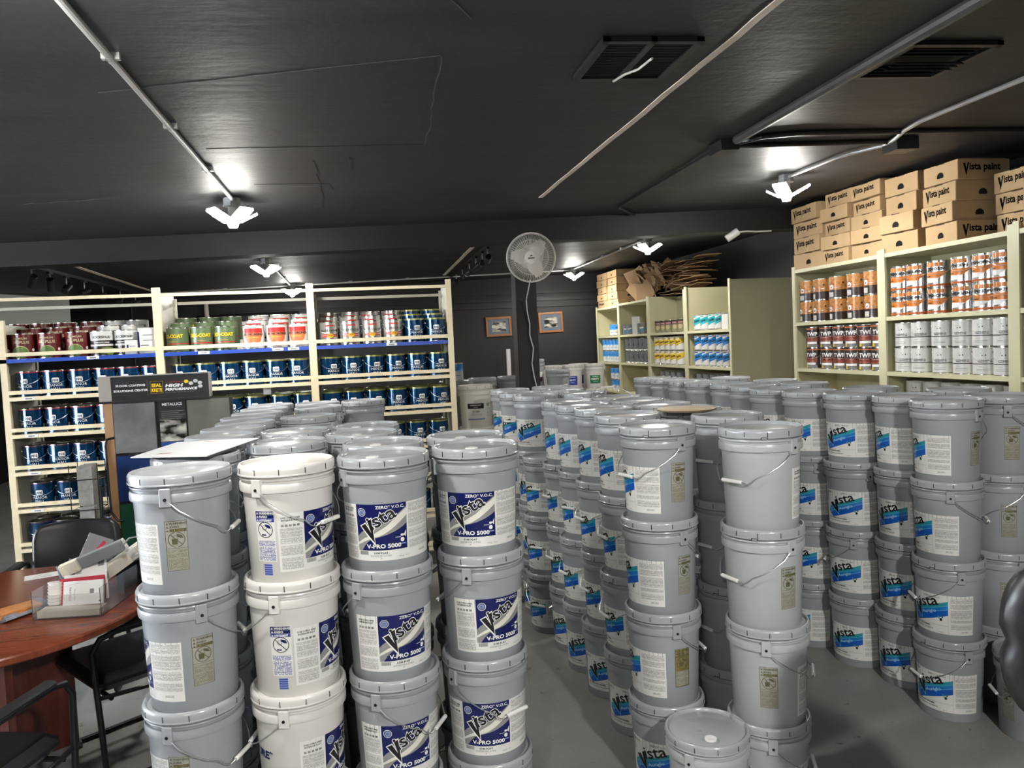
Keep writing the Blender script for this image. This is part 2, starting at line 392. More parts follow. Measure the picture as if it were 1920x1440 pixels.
# ceiling registers
def register(name, x0, x1, y0, y1, label, kind):
    z = ceil_z((x0+x1)/2); root = empty(name, ((x0+x1)/2, (y0+y1)/2, z-.006), (0, -.03, 0)); tag(root, label, 'ceiling vent')
    hx, hy = (x1-x0)/2, (y1-y0)/2; fm = mat('dark_register_paint', (.02, .02, .022), .45, .2)
    b = MB()
    for q in ((-hx, hx, -hy, -hy+.03), (-hx, hx, hy-.03, hy), (-hx, -hx+.03, -hy, hy), (hx-.03, hx, -hy, hy)): b.box(q[0], q[1], q[2], q[3], -.014, .004, fm)
    if kind == 'grille': b.box(-.012, .012, -hy, hy, -.014, .004, fm)
    put('frame', b, root)
    b = MB(); b.box(-hx+.02, hx-.02, -hy+.02, hy-.02, .0, .004, DARK); put('backing', b, root)
    if kind == 'grille':
        b = MB()
        for k in range(22):
            y = -hy+.04+k*(2*hy-.08)/21
            b.box(-hx+.03, hx-.03, y-.002, y+.002, -.008, 0, fm)
        o = put('louvre', b, root); o['kind'] = 'stuff'
        b = MB(); b.tube([(-.02, hy-.01, -.018), (.0, hy-.1, -.02), (.02, hy-.2, -.035), (.015, -hy+.07, -.05)], .005, mat('torn_white_tape', (.6, .58, .52), .7), 6); put('tape_strip', b, root)
    else:
        me = MB(); me.box(-hx+.05, hx-.05, -.012, .012, -.003, .001, mat('register_slat_paint', (.035, .035, .038), .4, .2), Matrix.Rotation(.6, 4, 'X')); me = me.mesh('slat')
        for k in range(9): ob('slat', me, root, (0, -hy+.06+k*(2*hy-.12)/8, -.006-(.02 if 2 < k < 6 else 0)), (0, 0, 0))
register('ceiling_register', .93, 1.33, 2.75, 3.18, 'two-panel black return grille with a torn hanging strip', 'grille')
register('ceiling_diffuser', 2.25, 2.68, 2.79, 3.2, 'black slatted air diffuser at upper right of the ceiling', 'diff')
# conduits
def conduit(name, pts, r, m, label, hang=.02, straps=True):
    P = [(x, y, ceil_z(x)-(hang+.0)) for x, y in pts]
    b = MB(); b.tube(P, r, m, 10); o = put(name, b); tag(o, label, 'conduit')
    if straps:
        for k in range(len(P)-1):
            a, c = Vector(P[k]), Vector(P[k+1]); n = int((c-a).length/1.1)
            for j in range(1, n+1):
                p = a+(c-a)*(j/(n+1)); t = MB(); t.box(-.03, .03, -.01, .01, -.003, .022, m)
                t.lathe([(r+.003, -.012), (r+.003, .012)], m, 12, Matrix.Rotation(PI/2, 4, 'X')); s = put('strap', t, o, p)
    return o
conduit('conduit_pipe', [(-.82, -2), (-.79, 2.06), (-.785, 5.40)], .013, CONDUIT, 'galvanised conduit to the ceiling lamp at upper left')
conduit('conduit_pipe', [(-.97, 8.86), (-1.0, 12.0)], .013, CONDUIT, 'short bright conduit between the two far left lamps')
conduit('conduit_pipe', [(3.21, -2), (3.19, 3.9), (3.24, 4.1), (3.33, 4.3), (3.36, 4.45), (3.27, 4.62), (3.225, 4.75), (3.22, 5.32)], .013, CONDUIT, 'silver conduit with a bend, leading to the right lamp')
conduit('conduit_pipe', [(3.38, 8.78), (3.44, 12.1)], .013, CONDUIT, 'conduit running between the two far right lamps')
conduit('conduit_pipe', [(-2.9, 12.12), (-1.0, 12.1), (3.42, 12.3)], .012, mat('white_conduit', (.6, .6, .58), .4), 'thin white conduit across the far ceiling')
BC = mat('black_conduit', (.03, .03, .032), .4)
conduit('conduit_pipe', [(2.13, -2), (2.22, 4.22)], .026, mat('worn_dark_conduit', (.10, .095, .09), .4, .3), 'thick dark conduit ending at the black junction box', .018, False)
conduit('conduit_pipe', [(2.28, 4.36), (2.42, 4.38), (3.34, 4.38)], .016, BC, 'black conduit from junction box to the square black box', .014, False)
conduit('conduit_pipe', [(2.27, 4.30), (2.36, 4.18), (2.56, 4.12), (4.6, 4.19)], .016, BC, 'black conduit curving away toward the right wall', .014, False)
conduit('conduit_pipe', [(2.2, 4.46), (2.24, 6.39), (2.55, 6.85)], .011, BC, 'thin black conduit running back to the beam', .015, False)
b = MB(); b.box(-.06, .06, -.08, .08, -.06, .004, BC, bev=.003); o = put('junction_box', b, None, (2.20, 4.34, ceil_z(2.2)-.004), (0, -.03, 0)); tag(o, 'black junction box where the dark conduits meet', 'junction box')
b = MB(); b.box(-.08, .08, -.07, .07, -.075, .004, BC, bev=.003); o = put('junction_box', b, None, (3.43, 4.38, ceil_z(3.43)-.004), (0, -.03, 0)); tag(o, 'square black box beside the bend of the silver conduit', 'junction box')

# ceiling lamps
def lamp_meshes():
    jb = MB(); jb.lathe([(0, 0), (.055, 0), (.055, -.045), (.06, -.047), (.06, -.056), (.03, -.06), (0, -.06)], CONDUIT, 8, smooth=False)
    sk = MB(); sk.lathe([(.028, -.06), (.030, -.10), (.024, -.12), (.024, -.15), (0, -.155)], mat('lamp_socket_white', (.75, .74, .7), .4), 16)
    hub = MB(); hub.lathe([(0, -.15), (.035, -.15), (.04, -.17), (.03, -.195), (0, -.2)], mat('lamp_hub_grey', (.4, .4, .4), .4), 16)
    pn = MB(); pn.box(-.05, .05, .035, .185, -.008, .008, LED, bev=.004); pn.box(-.052, .052, .035, .188, .0085, .013, mat('lamp_heatsink', (.5, .5, .5), .4, .5))
    return [q.mesh(n) for q, n in ((jb, 'junction_box'), (sk, 'socket'), (hub, 'hub'), (pn, 'led_panel'))]
LM = lamp_meshes()
LT = ['LED lamp with four glowing panels at the end of the upper left conduit', 'LED lamp second in the left row, just beyond the beam', 'farthest LED lamp of the left row, above the racking',
      'LED lamp hanging at upper right beside the stacked cartons', 'LED lamp beyond the beam, right of the wall fan', 'farthest LED lamp on the right, above the far wall']
for i, (x, y) in enumerate(LAMPS):
    r = empty('ceiling_lamp', (x, y, ceil_z(x)))
    tag(r, LT[i-1] if 1 <= i <= 6 else ('LED lamp just outside the upper left corner' if i == 0 else ('LED lamp on the ceiling behind the viewpoint, right' if i == 7 else 'LED lamp on the ceiling behind the viewpoint, left')), 'lamp', 'LED panel ceiling lamps')
    ob('junction_box', LM[0], r); ob('socket', LM[1], r); ob('hub', LM[2], r)
    n = 4 if i not in (4,) else 3
    for k in range(n):
        a = 2*PI*k/n+(.75 if n == 4 else .2)
        p = ob('led_panel', LM[3], r, (0, 0, -.175)); p.rotation_euler = (R(27), 0, a)
# track lights
def track(name, x, y0, y1, heads, label, dx=0):
    zt = ceil_z(x); r = empty(name, (x, y0, zt)); tag(r, label, 'track light')
    b = MB(); b.box(-.018, .018, 0, y1-y0, -.03, .0, BLKMET); put('track', b, r)
    for k, yy in enumerate(heads):
        h = MB(); h.box(-.015, .015, -.05, .05, -.05, -.03, BLKMET); h.tube([(0, 0, -.05), (0, 0, -.13)], .008, CONDUIT, 6)
        hd = put('lamp_arm', h, r, (0, yy-y0, 0))
        c = MB(); c.lathe([(0, -.075), (.034, -.075), (.036, -.07), (.036, .07), (.03, .075), (.028, .06), (0, .06)], mat('track_head_black', (.03, .03, .032), .35, .3), 16)
        put('lamp_head', c, hd, (0, 0, -.16), (R(random.choice((40, -60, 75, 100))), R(random.uniform(-30, 60)), 0))
track('track_lighting', -3.12, 8.2, 12.6, (8.3, 8.75, 9.2, 9.75, 10.4, 11.1, 11.8), 'black track with tilted spot heads over the left racking')
track('track_lighting', 1.45, 8.3, 12.4, (8.6, 9.0, 9.5, 10.1, 10.8, 11.5), 'black track with spot heads between racking and fan')

# white soffit at far left, pictures and small wall things
b = MB(); SOF = mat('white_soffit_paint', (.62, .66, .62), .6)
b.add([(-5.4, 9.3, 2.34), (-4.05, 12.0, 2.34), (-4.05, 12.0, 2.75), (-5.4, 9.3, 2.75)]+[(-5.5, 9.3, 2.34), (-4.2, 12.0, 2.34), (-4.2, 12.0, 2.75), (-5.5, 9.3, 2.75)],
      [(0, 1, 2, 3), (7, 6, 5, 4), (0, 4, 5, 1), (1, 5, 6, 2), (2, 6, 7, 3), (3, 7, 4, 0)], SOF)
struct(put('trim_10', b), 'pale soffit panel beyond the left racking')
b = MB(); b.box(-2.0, -.55, 13.15, 13.4, 1.9, 2.37, mat('white_appliance', (.66, .66, .64), .4), bev=.01)
o = put('wall_air_handler', b); tag(o, 'white wall-mounted air unit on the far wall above the racking', 'air conditioner')
for x in (-1.5, -.9): t = MB(); t.box(x-.07, x+.07, 13.2, 13.38, 2.37, 2.43, CARD); put('bracket', t, o)
b = MB(); b.tube([(-2.45, 13.3, 2.72), (-2.45, 13.3, 2.5), (-2.38, 13.3, 2.25), (-2.2, 13.3, 2.1), (-1.98, 13.3, 2.03)], .035, mat('cream_hose', (.68, .62, .55), .5), 10)
tag(put('drain_hose', b), 'pale curved hose running down to the white air unit', 'hose')
b = MB()
for x in (-3.6, -3.2, -3.1): b.tube([(x, 13.36, 1.2), (x, 13.36, 2.8)], .02, BLKMET, 8)
b.tube([(-4.4, 13.34, 2.45), (-2.7, 13.34, 2.42), (-2.6, 13.34, 2.48), (-1, 13.34, 2.5)], .02, BLKMET, 8)
tag(put('wall_pipes', b), 'black painted pipes on the far left wall', 'pipe')
WOODF = mat('orange_oak_frame', (.30, .115, .03), .4, noise=.25, nscale=30)
MATB = mat('slate_blue_mount', (.10, .13, .17), .7)
def photo_mat(seed):
    m = D.materials.new('photo_print'); m.use_nodes = True; N = m.node_tree.nodes; L = m.node_tree.links
    b = N['Principled BSDF']; tc = N.new('ShaderNodeTexCoord'); n = N.new('ShaderNodeTexNoise'); n.inputs['Scale'].default_value = 7; n.inputs['Detail'].default_value = 5
    mp = N.new('ShaderNodeMapping'); mp.inputs['Location'].default_value = (seed, 0, seed); mp.inputs['Scale'].default_value = (1, 1, 2.2); L.new(tc.outputs['Object'], mp.inputs[0]); L.new(mp.outputs[0], n.inputs['Vector'])
    r = N.new('ShaderNodeValToRGB'); r.color_ramp.elements[0].position = .42; r.color_ramp.elements[0].color = (.02, .02, .02, 1); r.color_ramp.elements[1].position = .6; r.color_ramp.elements[1].color = (.55, .52, .45, 1)
    L.new(n.outputs['Fac'], r.inputs[0]); L.new(r.outputs[0], b.inputs['Base Color']); b.inputs['Roughness'].default_value = .15; return m
def picture(x0, x1, z0, z1, label, seed, tilt):
    cx, cz = (x0+x1)/2, (z0+z1)/2; hx, hz = (x1-x0)/2, (z1-z0)/2
    r = empty('framed_picture', (cx, 13.40, cz), (0, tilt, 0)); tag(r, label, 'picture', 'framed photographs on the far wall')
    b = MB(); t = .035
    for q in ((-hx, hx, -hz, -hz+t), (-hx, hx, hz-t, hz), (-hx, -hx+t, -hz+t, hz-t), (hx-t, hx, -hz+t, hz-t)): b.box(q[0], q[1], -.035, 0, q[2], q[3], WOODF)
    put('frame', b, r); b = MB(); b.box(-hx+t, hx-t, -.02, -.006, -hz+t, hz-t, MATB); put('mount', b, r)
    b = MB(); b.box(-hx*.55, hx*.55, -.023, -.02, -hz*.5, hz*.5, photo_mat(seed)); put('photo', b, r)
picture(2.17, 2.62, 1.95, 2.29, 'oak framed black-and-white photo on the wall left of the post', 1.3, -.02)
picture(2.72, 3.07, 1.98, 2.30, 'oak framed photo half hidden behind the black post', 4.1, 0)
picture(3.12, 3.56, 1.98, 2.34, 'oak framed photo right of the fan cord, tilted slightly', 8.7, -.03)
b = MB(); b.box(-.035, .035, -.02, .02, .55, 1.02, mat('white_pvc', (.6, .58, .55), .5), bev=.006); b.box(-.06, .06, -.03, .03, 0, .55, M['white_pvc'], bev=.006)
tag(put('white_post', b, None, (2.45, 12.9, .70)), 'narrow white strip standing left of the black post', 'post')
b = MB(); b.box(-.15, .15, -.1, .1, 0, .70, BLKMET); tag(put('pedestal', b, None, (2.45, 12.9, 0)), 'dark stand hidden under the narrow white strip', 'stand')
# wall fan
r = empty('wall_fan', (1.50, 6.62, 2.555), (R(4), 0, R(-12))); tag(r, 'round white caged fan mounted high on the black post', 'fan')
FANW = mat('fan_white_plastic', (.66, .63, .57), .45); b = MB()
def ring3(rad, y, n=40): return [(rad*math.cos(2*PI*k/n), y, rad*math.sin(2*PI*k/n)) for k in range(n)]
b.tube(ring3(.212, 0), .007, FANW, 8, True); b.tube(ring3(.206, .03), .005, FANW, 6, True)
b.tube(ring3(.15, -.045, 32), .0022, FANW, 5, True); b.tube(ring3(.10, -.055, 32), .0022, FANW, 5, True)
cage = put('cage_rim', b, r)
b = MB()
for k in range(112):
    a = 2*PI*k/112; c, s = math.cos(a), math.sin(a)
    b.tube([(.05*c, -.06, .05*s), (.12*c, -.053, .12*s), (.17*c, -.038, .17*s), (.205*c, -.012, .205*s), (.211*c, 0, .211*s)], .0016, FANW, 4)
    if k % 2: b.tube([(.211*c, 0, .211*s), (.2*c, .045, .2*s), (.12*c, .075, .12*s), (.06*c, .08, .06*s)], .0013, FANW, 4)
o = put('cage_wire', b, r); o['kind'] = 'stuff'
b = MB(); b.lathe([(0, .065), (.05, .063), (.062, .055), (.062, .05), (0, .05)], FANW, 28, Matrix.Rotation(PI/2, 4, 'X')); badge = put('badge', b, r)
dc = Decal(); dc.poly([(-.012, .006), (.018, .012), (.006, .017), (.012, .022), (-.004, .016)], BLACK).rect(-.028, -.012, .03, -.003, BLACK)
ob('badge_print', dc.mesh('badge_print', None, 0, yoff=-.0655), badge)
for k in range(3):
    a = 2*PI*k/3+.9; b = MB(); vs = []
    for t in np.linspace(0, 1, 7):
        rr = .05+.13*t; wd = .035+.045*math.sin(PI*min(1, t+.12)); tw = .5-.25*t
        for q in (-1, 1):
            aa = a+q*wd/rr*.9; vs.append((rr*math.cos(aa), -.01+q*.02*tw, rr*math.sin(aa)))
    b.add(vs, [(2*i, 2*i+1, 2*i+3, 2*i+2) for i in range(6)], mat('fan_blade_white', (.72, .66, .58), .35), True)
    o = put('blade', b, r); md = o.modifiers.new('s', 'SOLIDIFY'); md.thickness = .003
b = MB(); b.lathe([(0, -.03), (.045, -.03), (.05, -.08), (.04, -.15), (.03, -.16), (0, -.16)], FANW, 20, Matrix.Rotation(PI/2, 4, 'X')); put('motor', b, r)
b = MB(); b.tube([(0, .14, 0), (0, .22, -.02), (.0, .275, -.02)], .02, FANW, 10); put('bracket', b, r)
b = MB(); b.tube([(1.485, 6.62, 2.36), (1.495, 6.87, 2.2), (1.50, 6.88, 2.1), (1.52, 6.885, 1.98), (1.515, 6.885, 1.88), (1.545, 6.885, 1.76), (1.535, 6.885, 1.68), (1.525, 6.885, 1.62), (1.54, 6.885, 1.5), (1.56, 6.885, 1.4), (1.565, 6.885, .8)], .0055, mat('white_cord', (.7, .7, .68), .5), 6)
cd = put('cord', b); bpy.context.view_layer.update(); cd.parent = r; cd.matrix_parent_inverse = r.matrix_world.inverted()
# cctv camera
r = empty('security_camera', (3.50, 6.78, 2.74)); tag(r, 'white bullet security camera on the beam', 'camera')
b = MB(); b.lathe([(0, -.07), (.034, -.07), (.036, -.06), (.036, .05), (.03, .06), (0, .06)], mat('camera_white', (.7, .69, .66), .35), 18, Matrix.Rotation(R(55), 4, 'Y') @ Matrix.Rotation(R(20), 4, 'X')); put('housing', b, r)
b = MB(); b.lathe([(0, -.072), (.026, -.072), (.026, -.069)], BLACK, 16, Matrix.Rotation(R(55), 4, 'Y') @ Matrix.Rotation(R(20), 4, 'X')); put('lens', b, r)
b = MB(); b.tube([(.02, 0, .02), (.06, .03, .03), (.08, .08, .03)], .012, M['camera_white'], 8); b.tube([(.08, .1, .035), (.2, .1, .045), (.3, .105, .04), (.46, .11, .045)], .008, M['camera_white'], 6); b.lathe([(0, 0), (.03, 0), (.03, .012), (0, .012)], M['camera_white'], 16, Matrix.Translation((.08, .115, .03)) @ Matrix.Rotation(PI/2, 4, 'X')); put('mount', b, r)
# ============================================================ BUCKETS
P = .363
def RB(z): return .1300+.0105*(z-.006)/.294
def bucket_meshes(bm_, lm, gm, name):
    b = MB()
    b.lathe([(0, .001), (.120, .001), (.1265, .0), (.130, .006), (.1405, .291), (.1495, .292), (.1503, .297), (.1503, .314), (.1485, .319), (.1405, .320),
             (.1408, .327), (.1475, .328), (.1488, .3315), (.1475, .335), (.1405, .336), (.1405, .350)], bm_, 48)
    for sx in (-1, 1):                       # ears with handle sockets
        b.box(-.017, .017, -.1550, -.140, .280, .336, bm_, rotz(sx*PI/2), bev=.002)
        b.lathe([(0, 0), (.005, 0), (.005, .002)], DARK, 10, rotz(sx*PI/2) @ Matrix.Translation((0, -.1552, .303)) @ Matrix.Rotation(PI/2, 4, 'X'))
    body = b.mesh('paint_bucket')
    b = MB()
    b.lathe([(.1425, .3425), (.1520, .3410), (.1540, .3425), (.1540, .3460), (.1528, .3475), (.1534, .3600), (.1526, .3670), (.1500, .3722), (.1470, .3750), (.1435, .3750), (.1405, .3722), (.1380, .3638), (.1300, .3632), (.1285, .3640), (.04, .3645), (0, .3645)], lm, 56)
    for k in range(12):
        b.box(-.0012, .0012, -.1540, -.150, .3480, .3655, DARK, rotz(2*PI*k/12+.1))
    b.box(-.012, .012, -.1546, -.152, .3405, .3470, DARK, rotz(.55))
    b.box(-.009, .009, -.1551, -.152, .3400, .3445, lm, rotz(.55))
    lid = b.mesh('lid')
    b = MB(); b.lathe([(.030, .3640), (.030, .3668), (.027, .3672), (.026, .3662), (.0, .3660)], lm, 28, Matrix.Translation((-.02, -.075, 0)))
    b.lathe([(.022, .3664), (.022, .3715), (.017, .3728), (.012, .3715), (0, .3712)], mat('spout_cap_plastic', (.84, .85, .84), .2), 20, Matrix.Translation((-.02, -.075, 0)))  # cap coloured white to carry the glare on the spout
    b.lathe([(.012, .3642), (.010, .3652), (0, .3640)], lm, 16, Matrix.Translation((-.035, -.01, 0)))
    spout = b.mesh('spout')
    # bail handle hanging in front, grip at -Y
    pts = []; n = 13
    for k in range(n+1):
        t = k/n; ph = -PI/2+PI*t; drop = .120*math.sin(PI*t)**.85
        rr = .158 if 0 < k < n else .153
        pts.append((rr*math.sin(ph), -rr*math.cos(ph), .303-drop))
    g0, g1 = .045, .045
    mid = [(-.075, -.140, .183), (-.062, -.150, .177), (-.052, -.158, .185), (.052, -.158, .185), (.062, -.150, .177), (.075, -.140, .183)]
    pts = [p for p in pts if p[0] < -.085]+mid+[p for p in pts if p[0] > .085]
    b = MB(); b.tube(pts, .0021, WIRE, 6); hand = b.mesh('handle')
    b = MB(); b.tube([(-.045, -.158, .185), (-.043, -.158, .185), (.043, -.158, .185), (.045, -.158, .185)], [.0055, .0072, .0072, .0055], gm, 10); grip = b.mesh('grip')
    return dict(body=body, lid=lid, spout=spout, handle=hand, grip=grip)
BK = {'grey': bucket_meshes(GREY, GREYL, GRIP, 'g'), 'light': bucket_meshes(GREYB, GREYL, GRIP, 'l'), 'white': bucket_meshes(WHITE, WHITE, GRIP, 'w'), 'cream': bucket_meshes(CREAM, CREAM, GRIP, 'c')}

def swoosh(d, pts, x0, y0, w, h, m, l): d.poly([(x0+a*w, y0+b*h) for a, b in pts], m, l)
def label_navy(plain=False):
    d = Decal(); x0, y0, w, h = -.0815, .034, .163, .151
    if not plain: d.rect(-.160, 0, .192, .185, PAPER, 1)
    else: d.rect(-.0815, 0, .0815, .034, PAPER, 1)
    d.rect(x0, y0, x0+w, y0+h, NAVY, 2)
    up = [(0, .30), (.10, .41), (.22, .47), (.35, .51), (.5, .57), (.65, .65), (.8, .75), (.9, .83), (1, .91)]
    lo = [(1, .55), (.9, .47), (.75, .39), (.6, .33), (.45, .29), (.32, .25), (.22, .19), (.14, .10), (.08, 0), (0, 0)]
    def strip(u, l, m, k):
        n = 14; U = [np.interp(np.linspace(0, 1, n), [p[0] for p in u], [p[1] for p in u])]; Lw = [np.interp(np.linspace(0, 1, n), [p[0] for p in l], [p[1] for p in l])]
        xs = np.linspace(0, 1, n)
        vs = [(x0+a*w, y0+b*h) for a, b in zip(xs, U[0])]+[(x0+a*w, y0+b*h) for a, b in zip(xs, Lw[0])]
        d.it.append((vs, [(i, n+i, n+i+1, i+1) for i in range(n-1)], m, k))
    strip(up, [(0, .0), (.08, 0), (.14, .10), (.22, .19), (.32, .25), (.45, .29), (.6, .33), (.75, .39), (.9, .47), (1, .55)], SWG, 3)
    strip([(0, .17), (.15, .27), (.35, .36), (.6, .52), (.85, .76), (1, .88)], [(0, .12), (.15, .20), (.35, .28), (.5, .32), (.7, .45), (.85, .58), (1, .72)], SWW, 4)
    V = [(.10, .535), (.195, .585), (.305, .38), (.235, .645), (.315, .69), (.365, .17)]
    Vo = [(.072, .540), (.20, .615), (.275, .47), (.205, .655), (.325, .725), (.382, .09)]
    d.it.append(([(x0+a*w, y0+b*h) for a, b in Vo], [(0, 5, 2, 1), (2, 5, 4, 3)], INKW, 5))
    d.it.append(([(x0+a*w, y0+b*h) for a, b in V], [(0, 5, 2, 1), (2, 5, 4, 3)], BLACK, 7))
    d.text('ista', x0+.305*w, y0+.435*h, .064, INKW, 5, .042, R(28), 1.08); d.text('ista', x0+.305*w, y0+.435*h, .064, BLACK, 7, .014, R(28), 1.08)
    d.text('ZERO* V.O.C.', x0+.96*w, y0+.90*h, .0135, INKW, 5, .02, 0, 1.1, 'r'); d.text('V-PRO 5000', x0+.53*w, y0+.05*h, .0185, INKW, 6, .035, 0, 1.15, 'c')
    d.ring(x0+.125*w, y0+.83*h, .0135, .0016, INKW, 5); d.disc(x0+.125*w, y0+.83*h, .0095, mat('pale_blue_ink', (.25, .32, .55), .4), 5)
    for k in range(3): d.rect(x0+.09*w, y0+(.80+.022*k)*h, x0+.16*w, y0+(.808+.022*k)*h, NAVY, 6)
    d.disc(x0+.90*w, y0+.20*h, .0065, INKW, 5, 12, .0075); d.disc(x0+.90*w, y0+.30*h, .006, INKW, 5, 12, .004); d.poly([(x0+.93*w, y0+.30*h), (x0+.98*w, y0+.40*h), (x0+.97*w, y0+.25*h)], INKW, 6)
    d.rect(x0+.76*w, y0+.255*h, x0+.87*w, y0+.265*h, INKW, 5); d.rect(x0+.83*w, y0+.10*h, x0+.97*w, y0+.125*h, mat('pale_blue_ink', (.25, .32, .55), .4), 5)
    for k in range(13): d.rect(x0+.004+.0024*k, .020, x0+.004+.0024*k+.0014, .032, GREYINK, 3)
    d.text('5100 FLAT', -.005, .0225, .0085, BLACK, 3, .03, 0, 1.2, 'c'); d.text('INTERIOR LATEX', -.005, .0135, .0075, GREYINK, 3, .0, 0, 1.2, 'c'); d.text('P', -.005, .0045, .008, GREYINK, 3, .0, 0, 1.2, 'c')
    d.text('4.84 gal - 18.3 L', .052, .009, .0055, GREYINK, 3)
    if not plain:
        d.text('5100 V-PRO 5000', -.121, .168, .0075, BLACK, 3, .02, 0, 1, 'c'); d.text('INTERIOR FLAT', -.121, .160, .0075, BLACK, 3, .02, 0, 1, 'c')
        for k in range(5): d.rect(-.149+.0115*k, .143, -.141+.0115*k, .150, GREYINK if k > 2 else SWG, 3)
        d.rect(-.153, .088, -.088, .138, PRINT, 2); d.rect(-.153, .052, -.088, .083, PRINT, 2); d.rect(-.153, .008, -.088, .044, PRINT, 2)
        for a, c in ((.150, .180), (.100, .144), (.066, .094), (.030, .058)): d.rect(.088, a, .187, c, PRINT, 2)
        d.rect(.130, .012, .160, .020, PRINT, 2)
    return d
def label_blue(letter='A'):
    d = Decal(); x0, y0, w, h = -.102, 0, .204, .180
    d.rect(x0, 0, .204, h, PAPER, 1)
    Lx, Rx = .045, .985
    def band(f0, f1, m, l, e0=0, e1=0):
        # f measured from the top edge (0) to the bottom edge (1) of the slanting band
        tl, bl, tr, br = .50, .185, .85, .49
        a0 = tl+(bl-tl)*f0; a1 = tl+(bl-tl)*f1; c0 = tr+(br-tr)*f0; c1 = tr+(br-tr)*f1
        xa0 = Lx+.07*(1-2*f0)**2 if f0 < .5 else Lx+.20*(f0-.5)*2*.9; xa1 = Lx+.07*(1-2*f1)**2 if f1 < .5 else Lx+.20*(f1-.5)*2*.9
        d.poly([(x0+xa0*w, a0*h), (x0+xa1*w, a1*h-(.0 if f1 < 1 else 0)), (x0+Rx*w, c1*h), (x0+Rx*w, c0*h)], m, l)
    band(0, .28, TEAL, 2); band(.28, .56, CYAN, 2); band(.56, 1, BLUE, 2)
    band(.27, .295, LTB, 3); band(.55, .575, LTB, 3)
    V = [(.135, .60), (.245, .65), (.33, .49), (.285, .705), (.375, .75), (.40, .32)]
    Vo = [(.135, .59), (.245, .65), (.32, .49), (.285, .705), (.38, .75), (.413, .275)]
    d.it.append(([(x0+a*w, b*h) for a, b in Vo], [(0, 5, 2, 1), (2, 5, 4, 3)], LTB, 4))
    d.it.append(([(x0+a*w, b*h) for a, b in V], [(0, 5, 2, 1), (2, 5, 4, 3)], BLACK, 5))
    d.text('ista', x0+.365*w, .585*h, .065, BLACK, 5, .018, R(18), 1.08)
    d.text('Acriglo', x0+.43*w, .425*h, .0205, mat('pale_cyan_ink', (.5, .75, .9), .4), 4, .0, R(19), 1.2)
    d.ring(x0+.14*w, .37*h, .0135, .0018, LTB, 4); d.ring(x0+.14*w, .37*h, .009, .001, LTB, 4)
    d.text('ZERO* V.O.C.', x0+.66*w, .905*h, .011, GREYINK, 3, .02, 0, 1.1, 'c'); d.text('WHITE-P', x0+.12*w, .90*h, .011, GREYINK, 3, .02, 0, 1.1, 'c')
    d.rect(x0+.004, .115, x0+.010, .172, GREYINK, 3)
    d.rect(x0+.02, .0385, x0+w*.985, .0393, GREYINK, 3)
    d.text('100% SEMIGLOSS ENAMEL', x0+.06*w, .027, .0095, BLACK, 3, .03, 0, 1.05); d.text('ACRYLIC INTERIOR - EXTERIOR', x0+.06*w, .014, .0085, GREYINK, 3, .02, 0, 1.05)
    d.text('4.84 gal', x0+.78*w, .006, .006, GREYINK, 3)
    d.disc(x0+.845*w, .066, .0055, BLACK, 3, 12, .007); d.poly([(x0+.85*w, .072), (x0+.90*w, .092), (x0+.885*w, .074)], GREEN, 3); d.poly([(x0+.84*w, .072), (x0+.775*w, .086), (x0+.80*w, .070)], mat('pale_green_ink', (.12, .35, .3), .4), 3)
    d.rect(x0+.985*w, 0, x0+.99*w, h, mat('pale_grey_ink', (.5, .5, .5), .5), 2)
    for a, c in ((.148, .168), (.122, .142), (.076, .114), (.056, .070), (.026, .048)): d.rect(.109, a, .199, c, PRINT, 2)
    d.rect(.15, .010, .18, .018, PRINT, 2)
    return d
def sticker(blue=False):
    d = Decal(); a = NAVY if blue else mat('olive_ink', (.12, .11, .055), .4, .2); bgm = PAPER if blue else GOLDL
    d.rect(-.025, 0, .025, .125, bgm, 1)
    if not blue:
        for q in ((-.025, 0, .025, .001), (-.025, .124, .025, .125), (-.025, 0, -.024, .125), (.024, 0, .025, .125), (-.025, .0555, .025, .0565), (-.025, .0985, .025, .0995)): d.rect(*q, a, 3)
    for k, t in enumerate(('WARNING', 'AVISO', 'AVERTISSEMENT')):
        z = .116-.0088*k
        if blue: d.rect(-.024, z-.0015, .024, z+.0068, NAVY if k != 2 else mat('mid_navy_ink', (.03, .05, .3), .4), 2)
        elif k == 2: d.rect(-.014, z-.001, .0235, z+.0065, a, 2)
        d.text(t, -.014, z, .0075 if k < 2 else .0072, (INKW if blue else (a if k < 2 else GOLD)), 4, .03, 0, (1.05, 1.05, .62)[k]); d.poly([(-.022, z), (-.016, z), (-.019, z+.005)], INKW if blue else a, 3)
    d.ring(0, .078, .0195, .0017, a if not blue else BLACK, 3, 28); d.line(-.0135, .0915, .0135, .0645, .0017, a if not blue else BLACK, 4)
    d.poly([(-.010, .066), (.002, .066), (.003, .080), (-.011, .080)], a, 3) if not blue else d.poly([(-.010, .064), (.002, .064), (.002, .067), (-.010, .067)], NAVY, 3)
    d.ring(-.002, .083, .006, .001, a, 3, 12); d.poly([(.0, .092), (.012, .089), (.016, .081), (.008, .082), (.002, .087)], NAVY if blue else a, 3)
    d.rect(-.0225, .003, .0225, .052, PRINTB if blue else PRINTG, 2)
    if blue:
        for k in range(5): d.rect(-.011, -.032+.0055*k, .011, -.0292+.0055*k, mat('mid_navy_ink', (.03, .05, .3), .4), 2)
        d.rect(-.011, -.034, .011, -.006, LTB if False else mat('faint_blue_ink', (.25, .32, .6), .4), 1)
    return d
LAB = {'navy': label_navy().mesh('label', RB, .041), 'blue': label_blue().mesh('label', RB, .041)}
def scaled(d, k):
    for q in d.it: q[0][:] = [(a*k, b*k) for a, b in q[0]]
    return d
